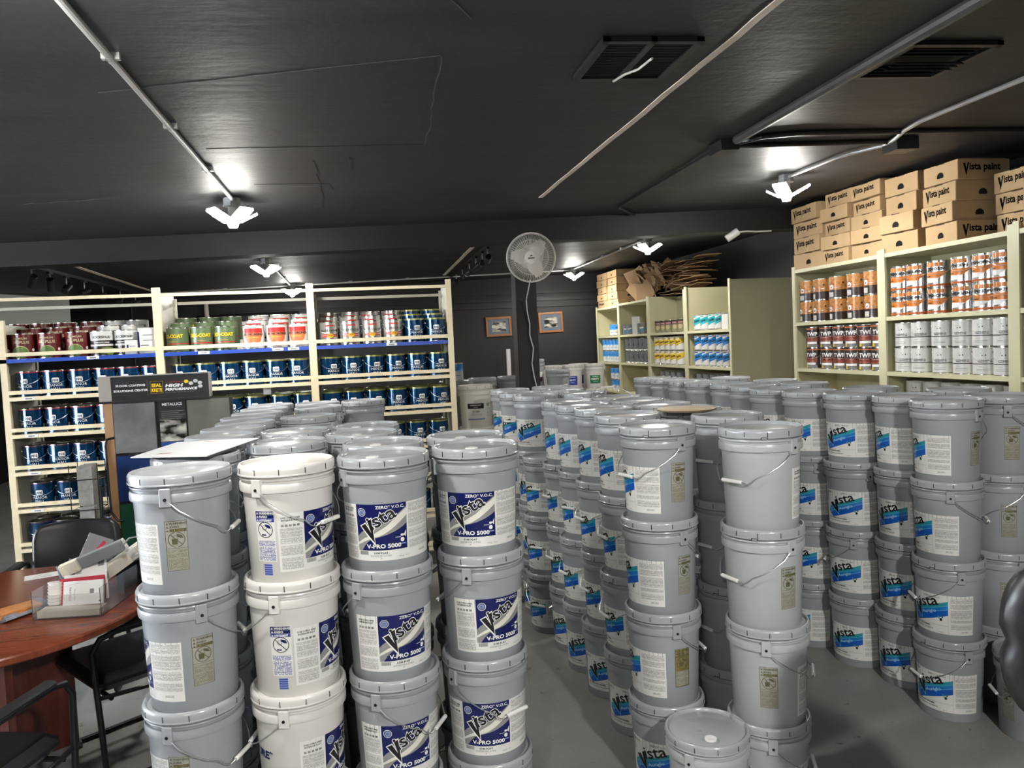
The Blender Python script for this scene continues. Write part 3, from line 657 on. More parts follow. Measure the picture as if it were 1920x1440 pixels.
STK = {'gold': scaled(sticker(), 1.22).mesh('warning_sticker', RB, .083), 'bluew': scaled(sticker(True), 1.3).mesh('warning_sticker', RB, .075)}
STK['goldf'] = STK['gold'].copy()
for i, q in enumerate(STK['goldf'].materials):
    if q.name == GOLDL.name: STK['goldf'].materials[i] = mat('bright_gold_foil', (.55, .42, .16), .25, .8)
def small_label(kind):
    d = Decal()
    if kind == 'dtm':
        d.rect(-.10, .0, .07, .15, mat('ivory_paper', (.68, .67, .60), .5), 1); d.rect(-.09, .105, .05, .15, BLACK, 2); d.text('UNDERCOAT', -.02, .13, .014, INKW, 3, .02, 0, 1.1, 'c'); d.text('PAINTS', -.02, .112, .011, INKW, 3, 0, 0, 1, 'c')
        d.text('DTM', -.02, .07, .026, GREYINK, 3, .02, 0, 1.1, 'c'); d.rect(-.09, .008, .06, .02, mat('periwinkle_ink', (.18, .24, .5), .5), 2); d.rect(-.06, .045, .03, .06, PRINT, 2)
        for k in range(3): d.rect(.08+.02*k, .12, .092+.02*k, .15, GREYINK, 2)
        d.rect(.08, .03, .14, .11, PRINT, 2)
    elif kind == 'envy':
        d.rect(-.075, .02, .075, .14, GREEN, 2); d.text('ENVY', 0, .07, .042, INKW, 3, .03, 0, 1.05, 'c'); d.text('SURFACE', 0, .045, .016, INKW, 3, 0, 0, 1, 'c'); d.rect(-.04, .118, .04, .124, INKW, 3)
    elif kind == 'violet':
        d.rect(-.07, .01, .07, .14, mat('violet_blue_ink', (.03, .04, .36), .4), 2); d.text('APPT', 0, .07, .036, INKW, 3, .03, 0, 1.05, 'c'); d.text('SMALL', 0, .04, .02, INKW, 3, 0, 0, 1, 'c'); d.rect(-.04, .118, .04, .124, INKW, 3)
    elif kind == 'photo':
        d.rect(-.03, .03, .16, .15, PAPER, 1); d.rect(.0, .03, .15, .085, mat('dark_plum_ink', (.06, .03, .05), .5), 2)
    elif kind == 'redtag':
        d.rect(.02, .02, .08, .13, PAPER, 1); d.rect(.075, .02, .11, .11, RED, 2)
    return d.mesh('label', RB, .07)
for k in ('dtm', 'envy', 'violet', 'photo', 'redtag'): LAB[k] = small_label(k)
LAB['word'] = Decal().text('PURE*', 0, 0, .034, NAVY, 1, .06, 0, 1.1, 'r').mesh('print', RB, .165)
NB = [0]
def bucket(x, y, base, col='grey', grip=None, lab=None, lang=0, stk=None, sang=0, spout=False, label='', group=None, up=False, word=0):
    """grip / lang / sang: angles in degrees as seen from the camera (0 faces the camera, + to the right)"""
    face = -math.atan2(x, y); m = BK[col]
    rz = face+R(grip if grip is not None else 170)
    o = ob('paint_bucket', m['body'], None, (x, y, base), (0, 0, rz)); NB[0] += 1
    tag(o, label, 'bucket', group)
    l = ob('lid', m['lid'], o, None, (0, 0, random.uniform(-.26, .26)))
    if spout: ob('spout', m['spout'], l, None, (0, 0, -rz+random.uniform(-.2, .2)))
    h = ob('handle', m['handle'], o); ob('grip', m['grip'], h)
    if up: h.location = (0, 0, .606); h.rotation_euler = (PI, 0, 0)
    if lab:
        q = ob('label', LAB[lab], o, None, (0, 0, face+R(lang)-rz))
    if word: ob('print', LAB['word'], o, None, (0, 0, face+R(word)-rz))
    if stk: ob('warning_sticker', STK[stk], o, None, (0, 0, face+R(sang)-rz))
    return o
ORD = ['first', 'second', 'third', 'fourth', 'fifth', 'sixth', 'seventh', 'eighth', 'ninth', 'tenth', 'eleventh', 'twelfth']
LV = {4: 'top', 3: 'second from top', 2: 'second from floor', 1: 'bottom'}
def stack(x, y, n, rowname, idx, group, lv={}, col='grey', default={}, spout=False, z0=0):
    for k in range(1, n+1):
        kw = dict(default); kw.update(lv.get(k, {})); c = kw.pop('col', col)
        jx, jy = (random.uniform(-.006, .006), random.uniform(-.006, .006)) if k < n else (0, 0)
        look = {'grey': 'grey', 'light': 'pale grey', 'white': 'white', 'cream': 'ivory'}[c]
        pos = LV[k] if n == 4 else ('top' if k == n else ('bottom' if k == 1 else 'middle'))
        lb = '%s bucket, %s of %s stack from front, %s' % (look, pos, ORD[idx], rowname) if idx is not None else '%s bucket, %s of the stack %s' % (look, pos, rowname)
        bucket(x+jx, y+jy, z0+(k-1)*P, c, label=lb, group=group, spout=spout and k == n, **kw)
GL, GM, GR = 'stacked buckets of the left block', 'stacked buckets of the middle block', 'stacked buckets of the right block'
def N_(grip, lang, **k): return dict(grip=grip, lab='navy', lang=lang, **k)
def A_(lang, **k): return dict(lab='blue', lang=lang, **k)
# left block
rn = ['outermost left row', 'row led by white buckets', 'third row, left block', 'aisle row, left block']
L0 = [(-.584, 2.573), (-.61, 2.94), (-.64, 3.28), (-.635, 3.59), (-.63, 3.90), (-.62, 4.215), (-.65, 4.53), (-.64, 4.845), (-.64, 5.19), (-.64, 5.55)]
for i, (x, y) in enumerate(L0):
    lv = {4: dict(grip=80+random.uniform(-20, 20)), 3: dict(grip=80), 2: dict(grip=70), 1: dict(grip=85)}
    if i == 0: lv = {4: N_(72, -116, stk='gold', sang=-10), 3: N_(102, -97, stk='gold', sang=12), 2: N_(57, -122, stk='gold', sang=-24), 1: N_(60, -110)}
    stack(x, y, 4, rn[0], i, GL, lv)
for i, (x, y) in enumerate([(-.261, 2.591), (-.31, 3.16), (-.315, 3.59), (-.31, 4.39), (-.29, 5.06), (-.32, 5.48)]):
    lv = {k: dict(grip=150) for k in (1, 2, 3, 4)}
    if i == 0: lv = {4: N_(51, 53, stk='bluew', sang=-34), 3: N_(-114, 66, stk='bluew', sang=-21), 2: N_(-110, 66, word=-42), 1: N_(-110, 64)}
    stack(x, y, 4, rn[1], i, GL, lv, col='white' if i == 0 else 'light')
for i, (x, y) in enumerate([(.051, 2.609), (.06, 2.94), (-.02, 3.335), (0, 3.65), (-.01, 5.47)]):
    lv = {k: dict(grip=-150) for k in (1, 2, 3, 4)}
    if i == 0: lv = {4: N_(-152, -8), 3: N_(-133, 18), 2: N_(64, 12), 1: N_(60, 15)}
    stack(x, y, 4, rn[2], i, GL, lv, spout=i < 4, default={} if i < 4 else A_(20))
for i, (x, y) in enumerate([(.372, 2.668), (.38, 2.985)]):
    lv = {k: dict(grip=-120) for k in (1, 2, 3, 4)}
    if i == 0: lv = {4: N_(-165, -11), 3: N_(-110, 24), 2: N_(40, -3), 1: N_(100, 0)}
    stack(x, y, 4, rn[3], i, GL, lv, spout=True)
# middle block
rn = ['aisle row, middle block', 'inner row, middle block']
Mx = [(1.136, 2.885), (1.18, 3.36), (1.19, 3.74), (1.17, 4.055), (1.165, 4.365)]
for i, (x, y) in enumerate(Mx):
    rr = random.Random(i)
    lv = {4: A_(-72-i, grip=100), 3: A_(-74+rr.uniform(-6, 6), grip=rr.choice((-60, 110, -40))), 2: A_(-58+rr.uniform(-12, 8), grip=rr.choice((110, -60))), 1: A_(-30+rr.uniform(-30, 10), grip=rr.choice((110, 150)))}
    if i == 0: lv = {4: A_(-87, grip=-53, stk='gold', sang=34), 3: A_(-84, grip=128, stk='gold', sang=42), 2: A_(-87, grip=110, stk='goldf', sang=30), 1: A_(-28, grip=150)}
    stack(x, y, 4, rn[0], i, GM, lv)
stack(1.10, 4.675, 3, 'that is only three high, beside the aisle', None, GM, {k: A_(-55-4*k, grip=-30) for k in (1, 2, 3)})
for i, (x, y) in enumerate([(1.12, 4.99), (1.08, 5.31), (1.09, 5.75)]):
    stack(x, y, 4, 'aisle end, middle block', i, GM, {k: A_((-42, -60, -66)[i]+rr.uniform(-9, 9), grip=(-25, 120, -30)[(i+k) % 3]) for k in (1, 2, 3, 4)})
for i, (x, y) in enumerate([(1.438, 2.624), (1.54, 3.09), (1.52, 3.44), (1.52, 3.78), (1.50, 4.10), (1.49, 4.42), (1.44, 4.94), (1.41, 5.38), (1.43, 5.80)]):
    lv = {k: dict(grip=-58+5*k) for k in (1, 2, 3, 4)}
    if i == 0: lv = {4: dict(grip=-40, lab='navy', lang=121), 3: dict(grip=-49, stk='gold', sang=39), 2: dict(grip=88, lab='navy', lang=117, stk='gold', sang=0), 1: A_(35, grip=95)}
    if i == 5: lv[4]['up'] = True; lv[4]['grip'] = 20
    stack(x, y, 4, rn[1], i, GM, lv, col='light' if i == 0 else 'grey')
bucket(1.165, 2.573, 0, 'light', grip=65, spout=True, label='single pale grey bucket on the floor in front of the middle block', lab='navy', lang=-120)
# right block
rn = ['aisle row, right block', 'wall row, right block']
RL = [((-82, -70, -45, -38), (146, 95, -70, -60)), ((-75, -43, -38, -40), (120, 100, 100, 120)), ((-41, -27, -35, -37), (140, 120, -95, 130)), ((-43, -38, -38, -52), (120, 100, 120, 130))]
for i, (x, y) in enumerate([(2.62, 3.076), (2.66, 3.40), (2.58, 3.70), (2.51, 4.0), (2.47, 4.31), (2.50, 4.64), (2.52, 4.96), (2.47, 5.28), (2.47, 5.60), (2.45, 5.92), (2.43, 6.25)]):
    if i < 4: lv = {4-k: A_(RL[i][0][k], grip=RL[i][1][k]) for k in range(4)}
    else: lv = {k: A_(-38+random.uniform(-12, 8), grip=120) for k in (1, 2, 3, 4)}
    if i == 0: lv[4].update(stk='gold', sang=56)
    stack(x, y, 4, rn[0], i, GR, lv)
for i, (x, y) in enumerate([(2.955, 3.12), (3.10, 3.55), (2.88, 3.97), (2.85, 4.60), (2.9, 5.05), (2.87, 5.67)]):
    lv = {k: dict(grip=150) for k in (1, 2, 3, 4)}
    if i == 0: lv = {4: dict(grip=100, stk='gold', sang=18), 3: dict(grip=-50, stk='gold', sang=12), 2: dict(grip=120, stk='gold', sang=8), 1: dict(grip=120)}
    stack(x, y, 4, rn[1], i, GR, lv)
bucket(2.80, 2.80, 0, 'grey', grip=-70, stk='gold', sang=-45, spout=True, label='lone grey bucket on the floor at the right edge, under the tall stacks')
# back of the shop
GB = 'buckets standing at the back of the shop'
stack(.955, 6.66, 4, 'beside the end of the cream racking', None, GB, {4: dict(lab='dtm', lang=8)}, col='cream')
stack(1.235, 8.05, 4, 'between racking and post', None, GB, {4: dict(lab='photo', lang=0)}); stack(1.56, 8.1, 4, 'just left of the black post', None, GB, {4: dict(lab='photo', lang=0)})
stack(.90, 7.75, 4, 'under the small blue-striped can', None, GB)
stack(2.06, 9.3, 4, 'just right of the black post', None, GB, {4: dict(lab='photo'), 3: dict(lab='photo', lang=10)}, z0=.14)
b = MB(); b.box(-.2, .2, -.2, .2, 0, .14, CARDD, bev=.004); tag(put('pallet_box', b, None, (2.06, 9.3, 0)), 'low brown box under the bucket stack right of the post', 'box')
stack(2.36, 9.2, 4, 'with red tag, before the white ones', None, GB, {4: dict(grip=-20, lab='redtag', lang=20)})
for i, (x, y, c, l) in enumerate([(2.72, 10.9, 'white', None), (3.0, 10.85, 'white', 'violet'), (3.2, 11.2, 'white', 'violet'), (3.33, 10.8, 'white', 'envy')]):
    stack(x, y, 4, ['at the left of the white group', 'with violet label, far end of shop', 'half hidden behind the green-labelled one', 'with green label near the far bookcase'][i], None, GB+' (white)', {4: dict(lab=l, lang=0) if l else {}}, col=c)
# things lying on the lids
TOP4 = 4*P+.012
b = MB(); b.box(-.13, .13, -.13, .13, 0, .006, DARK); b = MB()
b.lathe([(0, 0), (.128, 0), (.133, .002), (.133, .008), (.128, .010), (0, .010)], mat('pale_plywood', (.66, .52, .32), .6, noise=.12, nscale=6), 48)
b.lathe([(.1335, .002), (.1335, .008)], mat('dark_cork_edge', (.14, .10, .06), .8, noise=.9, nscale=120), 48)
tag(put('wooden_disc', b, None, (1.455, 3.32, TOP4+.001)), 'thin round wooden board lying on the middle block lids', 'board')
b = MB(); vs = [(-.80, 2.83, 0), (-.53, 2.72, 0), (-.42, 3.20, 0), (-.74, 3.24, 0)]
b.add([(x, y, z) for x, y, z in vs]+[(x, y, .003) for x, y, z in vs], [(3, 2, 1, 0), (4, 5, 6, 7), (0, 1, 5, 4), (1, 2, 6, 5), (2, 3, 7, 6), (3, 0, 4, 7)], mat('white_card_sheet', (.52, .54, .56), .5))
sh = put('card_sheet', b, None, (0, 0, TOP4+.012)); tag(sh, 'large white card sheet lying over the lids behind the front left stack', 'sheet')
b = MB(); b.add([(-.68, 2.80, 0), (-.53, 2.75, 0), (-.48, 2.98, 0), (-.66, 3.0, 0), (-.68, 2.80, .008), (-.53, 2.75, .008), (-.48, 2.98, .008), (-.66, 3.0, .008)], [(3, 2, 1, 0), (4, 5, 6, 7), (0, 1, 5, 4), (1, 2, 6, 5), (2, 3, 7, 6), (3, 0, 4, 7)], mat('dark_slate_card', (.05, .055, .06), .5))
tag(put('card_folder', b, None, (0, 0, TOP4+.002)), 'dark folder under the white card sheet on the bucket lids', 'folder')
d = Decal(); d.poly([(-.60, 0), (-.57, .003), (-.55, .012), (-.59, .010)], RED, 1)
b = MB(); pr_ = mat('red_brown_print', (.3, .1, .08), .5)
for cx, cy in ((-.60, 3.17), (-.70, 2.87)):
    n = 10; b.add([(cx+.03*math.cos(2*PI*k/n), cy+.012*math.sin(2*PI*k/n), .0034) for k in range(n)], [tuple(range(n))], pr_)
put('printed_mark', b, sh)

# ============================================================ PAINT CANS
MANB = mat('deep_blue_can', (.003, .048, .135), .18, .45, noise=.5, nscale=9, coat=.4)
RIMS = {'olive': mat('yellow_green_rim', (.35, .36, .12), .3, .6), 'red': mat('red_rim', (.45, .04, .03), .3, .4), 'plum': mat('plum_rim', (.09, .04, .12), .3, .6)}
def CM(n, c, r=.3, me=0): return mat(n+'_can', c, r, me, noise=.04)
MAROON = CM('maroon', (.11, .008, .008)); DEXG = CM('sage_green', (.10, .15, .075)); WHC = CM('white_tin', (.66, .66, .64)); SILV = CM('silver_tin', (.50, .49, .47), .25, .7)
ORG = mat('orange_wood_can', (.45, .19, .05), .3, noise=.75, nscale=45); DRKB = CM('dark_brown', (.035, .02, .018)); BRT = CM('brushed_tin', (.62, .62, .62), .2, .9); SLATE = CM('slate_grey', (.16, .17, .18)); CAMO = CM('olive_tan', (.22, .20, .11))
ORI = mat('orange_ink', (.60, .17, .015), .35); YEL = mat('yellow_ink', (.75, .50, .02), .35); PALER = mat('coral_ink', (.62, .16, .06), .4); MUST = mat('mustard_ink', (.50, .33, .02), .35); AQUA = mat('aqua_ink', (.01, .38, .45), .35)
SKY = mat('sky_ink', (.05, .25, .62), .35); TANP = mat('tan_ink', (.45, .36, .2), .5); LEAFG = mat('leaf_ink', (.12, .20, .05), .5)
def d_manor():
    d = Decal(); x, z = 0, .118
    d.poly([(x-.024, z-.012), (x-.018, z-.018), (x+.018, z-.018), (x+.024, z-.012), (x+.024, z+.012), (x+.018, z+.018), (x-.018, z+.018), (x-.024, z+.012)], INKW, 1)
    d.text('ppg', x, z-.006, .029, MANB, 3, .02, 0, 1, 'c'); d.text('MANOR', 0, .070, .027, INKW, 2, -.004, 0, 1.05, 'c'); d.text('HALL', 0, .043, .027, INKW, 2, -.004, 0, 1.05, 'c'); d.text('Interior', 0, .028, .010, INKW, 2, 0, 0, 1, 'c')
    d.rect(.11, .012, .135, .07, mat('pale_sticker', (.5, .5, .48), .5), 1); return d
def d_maroon():
    d = Decal(); d.text('PREMIUM', 0, .150, .020, TANP, 1, .03, 0, 1.2, 'c'); d.text('OIL PLUS', 0, .118, .028, TANP, 1, .05, 0, 1.1, 'c'); d.disc(0, .055, .058, TANP, 1, 28, .046); d.disc(0, .053, .054, LEAFG, 2, 28, .042); d.rect(-.045, .030, .045, .040, TANP, 3); d.disc(.09, .07, .011, INKW, 1); return d
def d_rock():
    d = Decal(); d.rect(-.26, .09, .26, .118, BLACK, 1); d.text('ROCKSOLID', 0, .135, .024, BLACK, 1, .05, 0, 1.0, 'c', .2); d.text('CONCRETE STAIN', 0, .098, .013, INKW, 3, .03, 0, 1.05, 'c'); d.rect(-.26, .006, .26, .075, DRKB, 1); d.disc(.045, .035, .06, LEAFG, 2, 24, .034); return d
def d_dex():
    d = Decal(); d.text('DEX-COAT', -.01, .115, .036, YEL, 2, .06, 0, .95, 'c'); d.text('DEX-COAT', -.008, .1135, .036, DRKB, 1, .09, 0, .95, 'c'); d.rect(-.26, .064, .26, .072, RED, 1); d.text('Sealing Topcoat', .0, .082, .010, YEL, 1, 0, 0, 1, 'c'); d.disc(0, .030, .024, INKW, 1, 20, .012); d.disc(0, .030, .021, DRKB, 2, 20, .009); d.text('DEX', 0, .0265, .010, INKW, 3, .02, 0, 1, 'c'); return d
def d_ono():
    d = Decal(); d.poly([(-.075, .165), (-.075, .12), (-.06, .07), (-.03, .035), (0, .022), (.03, .035), (.06, .07), (.075, .12), (.075, .165)], PALER, 1); d.rect(-.075, .13, .075, .165, RED, 2); d.text('MONOBOND', 0, .108, .026, DRKB, 3, .05, 0, 1, 'c'); d.text('High Adhesion', 0, .088, .013, YEL, 3, .02, 0, 1, 'c'); d.disc(0, .045, .026, RED, 3, 20, .013); d.disc(0, .045, .022, INKW, 4, 20, .010); d.rect(-.26, .04, -.07, .055, BLACK, 1); d.rect(.07, .04, .26, .055, BLACK, 1); return d
def d_rust():
    d = Decal(); d.text('RUST-OLEUM', 0, .115, .022, BLACK, 1, .03, 0, 1.1, 'c'); d.rect(-.068, .070, .068, .092, RED, 1); d.rect(-.068, .080, .068, .083, INKW, 2); d.disc(0, .081, .026, YEL, 3, 22, .018); d.rect(-.018, .076, .018, .086, ORI, 4); d.rect(-.06, .045, .06, .052, GREYINK, 1); d.rect(-.06, .03, .06, .034, GREYINK, 1); d.rect(-.04, .155, .04, .165, RED, 1); return d
def d_wood():
    d = Decal(); d.rect(-.26, .006, .26, .075, DRKB, 1); d.rect(-.26, .078, -.02, .115, DRKB if False else PALER, 1); d.disc(.055, .135, .009, DRKB, 2); d.disc(-.05, .10, .022, INKW, 2); d.poly([(-.062, .095), (-.038, .105), (-.05, .085)], BLACK, 3); d.text('Armstrong', -.045, .122, .012, BLACK, 3, .02, 0, 1, 'c'); d.rect(-.09, .012, -.03, .055, PRINT, 2); d.rect(.0, .012, .04, .055, DRKB, 2); d.rect(.115, .01, .145, .10, mat('pale_sticker', (.5, .5, .48), .5), 2); return d
def d_twp():
    d = Decal(); d.text('TWP', 0, .110, .050, INKW, 2, .03, 0, .95, 'c'); d.rect(-.06, .066, .06, .102, mat('brick_ink', (.22, .035, .02), .4), 1); d.rect(-.055, .062, .055, .065, PALER, 2); d.rect(-.055, .034, .045, .055, INKW, 1); d.rect(-.06, .008, .06, .030, GREYINK, 1); d.rect(-.055, .008, -.035, .032, YEL, 2); d.rect(-.26, .172, .26, .18, PALER, 1); d.rect(.085, .04, .12, .10, PRINT, 1); return d
def d_pen():
    d = Decal(); d.rect(-.26, .004, .26, .022, mat('burnt_orange_ink', (.42, .09, .01), .35), 1); d.rect(-.085, .150, .045, .178, ORI, 1)
    for k in range(4): d.rect(-.08+.032*k, .15, -.076+.032*k, .178, INKW, 2)
    d.text('PENOFIN', -.01, .122, .028, BLACK, 2, .05, 0, 1.1, 'c'); d.poly([(-.085, .108), (.085, .115), (-.02, .035), (-.085, .03)], ORI, 1); d.poly([(-.085, .03), (-.02, .035), (.02, .065), (-.085, .068)], INKW, 2); d.rect(-.085, .075, -.045, .082, BLACK, 2); d.rect(.10, .03, .13, .055, PAPER, 1); return d
def d_gem():
    d = Decal(); d.text('GEMINI', -.005, .088, .024, GREYINK, 1, .05, 0, 1.1, 'c'); d.rect(-.12, .074, .12, .080, BLACK, 1); d.text('Interior', -.045, .055, .010, GREYINK, 1, 0, 0, 1); d.rect(-.06, .040, .03, .042, GREYINK, 1); d.rect(-.06, .030, .03, .032, GREYINK, 1); d.disc(-.02, .135, .004, BLACK, 1, 8); d.disc(.0, .137, .004, BLACK, 1, 8, .006); d.disc(-.03, .15, .003, GREYINK, 1, 8); return d
def d_vista(c1, c2, base='top'):
    d = Decal(); d.poly([(-.10, .06), (-.10, .13), (.06, .178), (.10, .178), (.10, .14)], c1, 1); d.poly([(-.10, .045), (-.10, .058), (.10, .138), (.10, .125)], c2, 1); d.rect(-.10, .165, -.02, .178, c2, 1); d.text('Vista', -.03, .105, .042, BLACK, 2, .04, R(18), 1, 'c'); d.rect(-.07, .012, .07, .018, GREYINK, 1); return d
def d_silverc():
    d = Decal(); d.rect(-.26, .003, .26, .022, PAPER, 1); d.text('C', .01, .07, .07, BLACK, 1, .02, 0, 1, 'c'); d.rect(-.06, .15, .06, .17, GREYINK, 1); d.rect(-.05, .04, .05, .055, GREYINK, 1); return d
def d_bw():
    d = Decal(); d.rect(-.26, .10, .26, .18, SKY, 1); d.poly([(-.1, .085), (-.1, .10), (.1, .10), (.1, .13)], LTB, 2); d.disc(0, .13, .02, BLUE, 2); d.rect(-.05, .05, .05, .058, SKY, 1); return d
def d_camo():
    d = Decal(); d.rect(-.26, .12, .26, .18, DRKB, 1); d.disc(-.02, .08, .035, TANP, 1, 14); d.disc(.03, .05, .02, LEAFG, 2, 10); d.rect(-.06, .13, .06, .155, mat('dusty_rose_ink', (.4, .2, .2), .5), 2); return d
def d_dark():
    d = Decal(); d.text('Vista', 0, .10, .04, INKW, 2, .04, R(15), 1, 'c'); d.poly([(-.08, .06), (.08, .11), (.08, .08), (-.08, .03)], mat('steel_blue_ink', (.05, .2, .35), .4), 1); return d
CT = {}
def can_type(key, body, dec, rim=None, rad=.0825, h=.193, bail=True, lidm=STEEL):
    b = MB(); b.lathe([(0, .002), (.078, .002), (.0800, 0), (.0845, .001), (.0845, .006), (.0826, .008)], STEEL, 32)
    b.lathe([(.0825, .008), (.0825, .180), (.0825, .186, rim or body)], body, 32)
    b.lathe([(.0825, .186), (.0850, .187), (.0850, .192), (.0800, .193), (.0785, .188)], RIMS.get('olive') if rim is RIMS['olive'] else STEEL, 32)
    if bail:
        for s in (-1, 1): b.lathe([(.008, 0), (.008, .004), (.004, .006), (0, .006)], STEEL, 10, rotz(s*PI/2) @ Matrix.Translation((0, -.0825, .155)) @ Matrix.Rotation(PI/2, 4, 'X'))
    me = {'body': b.mesh('paint_can')}
    b = MB(); b.lathe([(.0785, .188), (.070, .1885), (.066, .186), (.060, .1885), (0, .1885)], lidm, 32); me['lid'] = b.mesh('lid')
    me['print'] = dec().mesh('label', .0826, .0, lift=.0003) if dec else None
    if bail:
        b = MB(); n = 14; b.tube([(.088*math.sin(-PI/2+PI*k/n), -.088*math.cos(-PI/2+PI*k/n), .155-.062*math.sin(PI*k/n)**.8) for k in range(n+1)], .0014, WIRE, 5); me['handle'] = b.mesh('handle')
    CT[key] = me
can_type('manor', MANB, d_manor, RIMS['olive'], lidm=STEELD); can_type('manor_red', MANB, d_manor, RIMS['red'], lidm=STEELD); can_type('manor_plum', MANB, d_manor, RIMS['plum'], lidm=STEELD)
can_type('maroon', MAROON, d_maroon, bail=False); can_type('rock', WHC, d_rock, bail=False); can_type('dex', DEXG, d_dex, bail=False); can_type('ono', WHC, d_ono, bail=False); can_type('rust', SILV, d_rust)
can_type('wood', ORG, d_wood); can_type('twp', DRKB, d_twp); can_type('pen', BRT, d_pen); can_type('gem', WHC, d_gem); can_type('vblue', WHC, lambda: d_vista(CYAN, BLUE), bail=False); can_type('vyel', WHC, lambda: d_vista(YEL, MUST), bail=False)
can_type('vteal', WHC, lambda: d_vista(AQUA, AQUA), bail=False); can_type('silc', SLATE, d_silverc, bail=False); can_type('bw', WHC, d_bw, bail=False); can_type('camo', CAMO, d_camo, bail=False); can_type('dark', SLATE, d_dark, bail=False); can_type('plainw', WHC, None, bail=False)
def can(kind, x, y, z, rz, label, group=None, s=1):
    me = CT[kind]; o = ob('paint_can', me['body'], None, (x, y, z), (0, 0, rz)); tag(o, label, 'can', group)
    if s != 1: o.scale = (s, s, s)
    ob('lid', me['lid'], o)
    if me['print']: ob('label', me['print'], o)
    if 'handle' in me: ob('handle', me['handle'], o)
    return o
# ------------------------------------------------------------ left racking
FY = 6.30
rk = empty('storage_rack', (-.93, FY, 0)); tag(rk, 'long cream steel racking of paint cans with blue upper shelf edge', 'rack')
def rbox(nm, x0, x1, y0, y1, z0, z1, m, mesh=None, lab=None):
    b = MB(); b.box(x0+.93, x1+.93, y0-FY, y1-FY, z0, z1, m); o = put(nm, b, rk)
    if lab: o['label'] = lab
    return o
PX = [(-2.63, -2.585), (-1.55, -1.492), (-.410, -.352), (.70, .745)]
PT = [2.15, 2.36, 2.36, 2.36]
for (a, c), t in zip(PX, PT):
    rbox('post', a, c, FY, FY+.03, 0, t, RACK); rbox('post', a, c-.01, 6.87, 6.90, 0, t-.05, RACKG)
    rbox('side_panel', (a+c)/2-.003, (a+c)/2+.003, FY+.03, 6.87, .02, t-.03, RACKG)
    b = MB()
    for k in range(16): b.box((a+c)/2-.006+.93, (a+c)/2+.006+.93, .5690, .5700, t-.1-.05*k-.012, t-.1-.05*k, DARK)
    o = put('slot', b, rk); o['kind'] = 'stuff'
bays = [(-2.585, -1.55), (-1.492, -.410), (-.352, .70)]
LVZ = [1.86, 1.577, 1.297, 1.015, .733, .435, .16]
for bi, (a, c) in enumerate(bays):
    if bi == 0: a -= 1.5          # the left bay runs on past the frame for the upper shelf
    aa = bays[bi][0]
    rbox('top_beam', a, c, FY, FY+.025, 2.292, 2.316, RACK); rbox('top_beam', a, c, 6.87, 6.895, 2.26, 2.284, RACKG)
    for li, z in enumerate(LVZ):
        x0 = a if li == 0 else aa
        rbox('guard_rail', x0, c, FY-.005, FY+.015, z+.022, z+.050, RACK)
        rbox('shelf_beam', x0, c, FY, FY+.028, z-.026, z+.002, SHELFB if li == 0 else RACK, lab='blue front beam' if li == 0 else None)
        rbox('shelf', x0, c, FY+.028, 6.87, z-.018, z-.002, SHELFB if li == 0 else RACKG)
        if li and bi == 0 or li == 0:
            for tx in ([aa+.09] if li else [aa+.55, aa+.25][bi == 1:][:1]+([c-.28, c-.16] if bi == 1 else [])):
                t = rbox('price_tag', tx, tx+.085, FY-.003, FY, z-.022, z, PAPER); dd = Decal(); dd.rect(.02, .006, .065, .014, GREYINK, 1); ob('tag_print', dd.mesh('tag_print', None, 0), t, (tx+.93, -.003, z-.022))
tag(put('post_extension', (lambda b: (b.box(-4.15, -4.10, FY, FY+.03, 0, 2.3, RACK), b)[1])(MB())), 'cream racking post outside the left edge', 'rack')
rows = [('maroon', 0, 0, [-2.675, -2.50, -2.325, -2.13], 'maroon'), ('rock', 0, 0, [-1.955, -1.785], ''),
 ('dex', 1, 0, [-1.411, -1.233, -1.054], ''), ('ono', 1, 0, [-.84, -.66, -.485], ''),
 ('rust', 2, 0, [-.262, -.085, .09, .262], ''), ('manor', 2, 0, [.438, .613], ''),
 ('manor_red', 0, 1, [-2.49, -2.31, -2.13, -1.95, -1.78, -1.61], ''), ('manor_red', 0, 2, [-2.49, -2.31, -2.13, -1.95], ''), ('manor_plum', 0, 3, [-2.49, -2.31, -2.13, -1.95], ''), ('manor_plum', 0, 4, [-2.45, -2.27, -2.095], ''), ('manor_plum', 0, 5, [-2.49, -2.31, -2.13, -1.955], ''), ('manor_plum', 0, 6, [-2.47, -2.29], ''),
 ('manor', 1, 1, [-1.39, -1.213, -1.037, -.86, -.682, -.505], ''), ('manor', 1, 2, [-1.39, -1.213, -1.035, -.855, -.66, -.48], ''),
 ('manor', 2, 1, [-.255, -.08, .095, .27, .445, .62], ''), ('manor', 2, 2, [-.255, -.08, .095, .27, .45, .62], ''), ('manor', 2, 3, [.238, .415, .595], ''), ('manor_plum', 2, 4, [.42, .60], ''), ('manor_plum', 2, 5, [.42, .60], '')]
DSC = {'maroon': 'maroon can with a green landscape oval', 'rock': 'white and dark can with silver lid', 'dex': 'sage green can with yellow lettering', 'ono': 'white can with red-orange shield', 'rust': 'silver can with red band and yellow oval',
       'manor': 'blue metallic can with olive rim', 'manor_red': 'blue metallic can with red rim', 'manor_plum': 'blue metallic can with dark rim'}
BN = ['left bay', 'middle bay', 'right bay']; SN = ['blue top shelf', 'second shelf', 'third shelf', 'fourth shelf', 'fifth shelf', 'sixth shelf', 'lowest shelf']
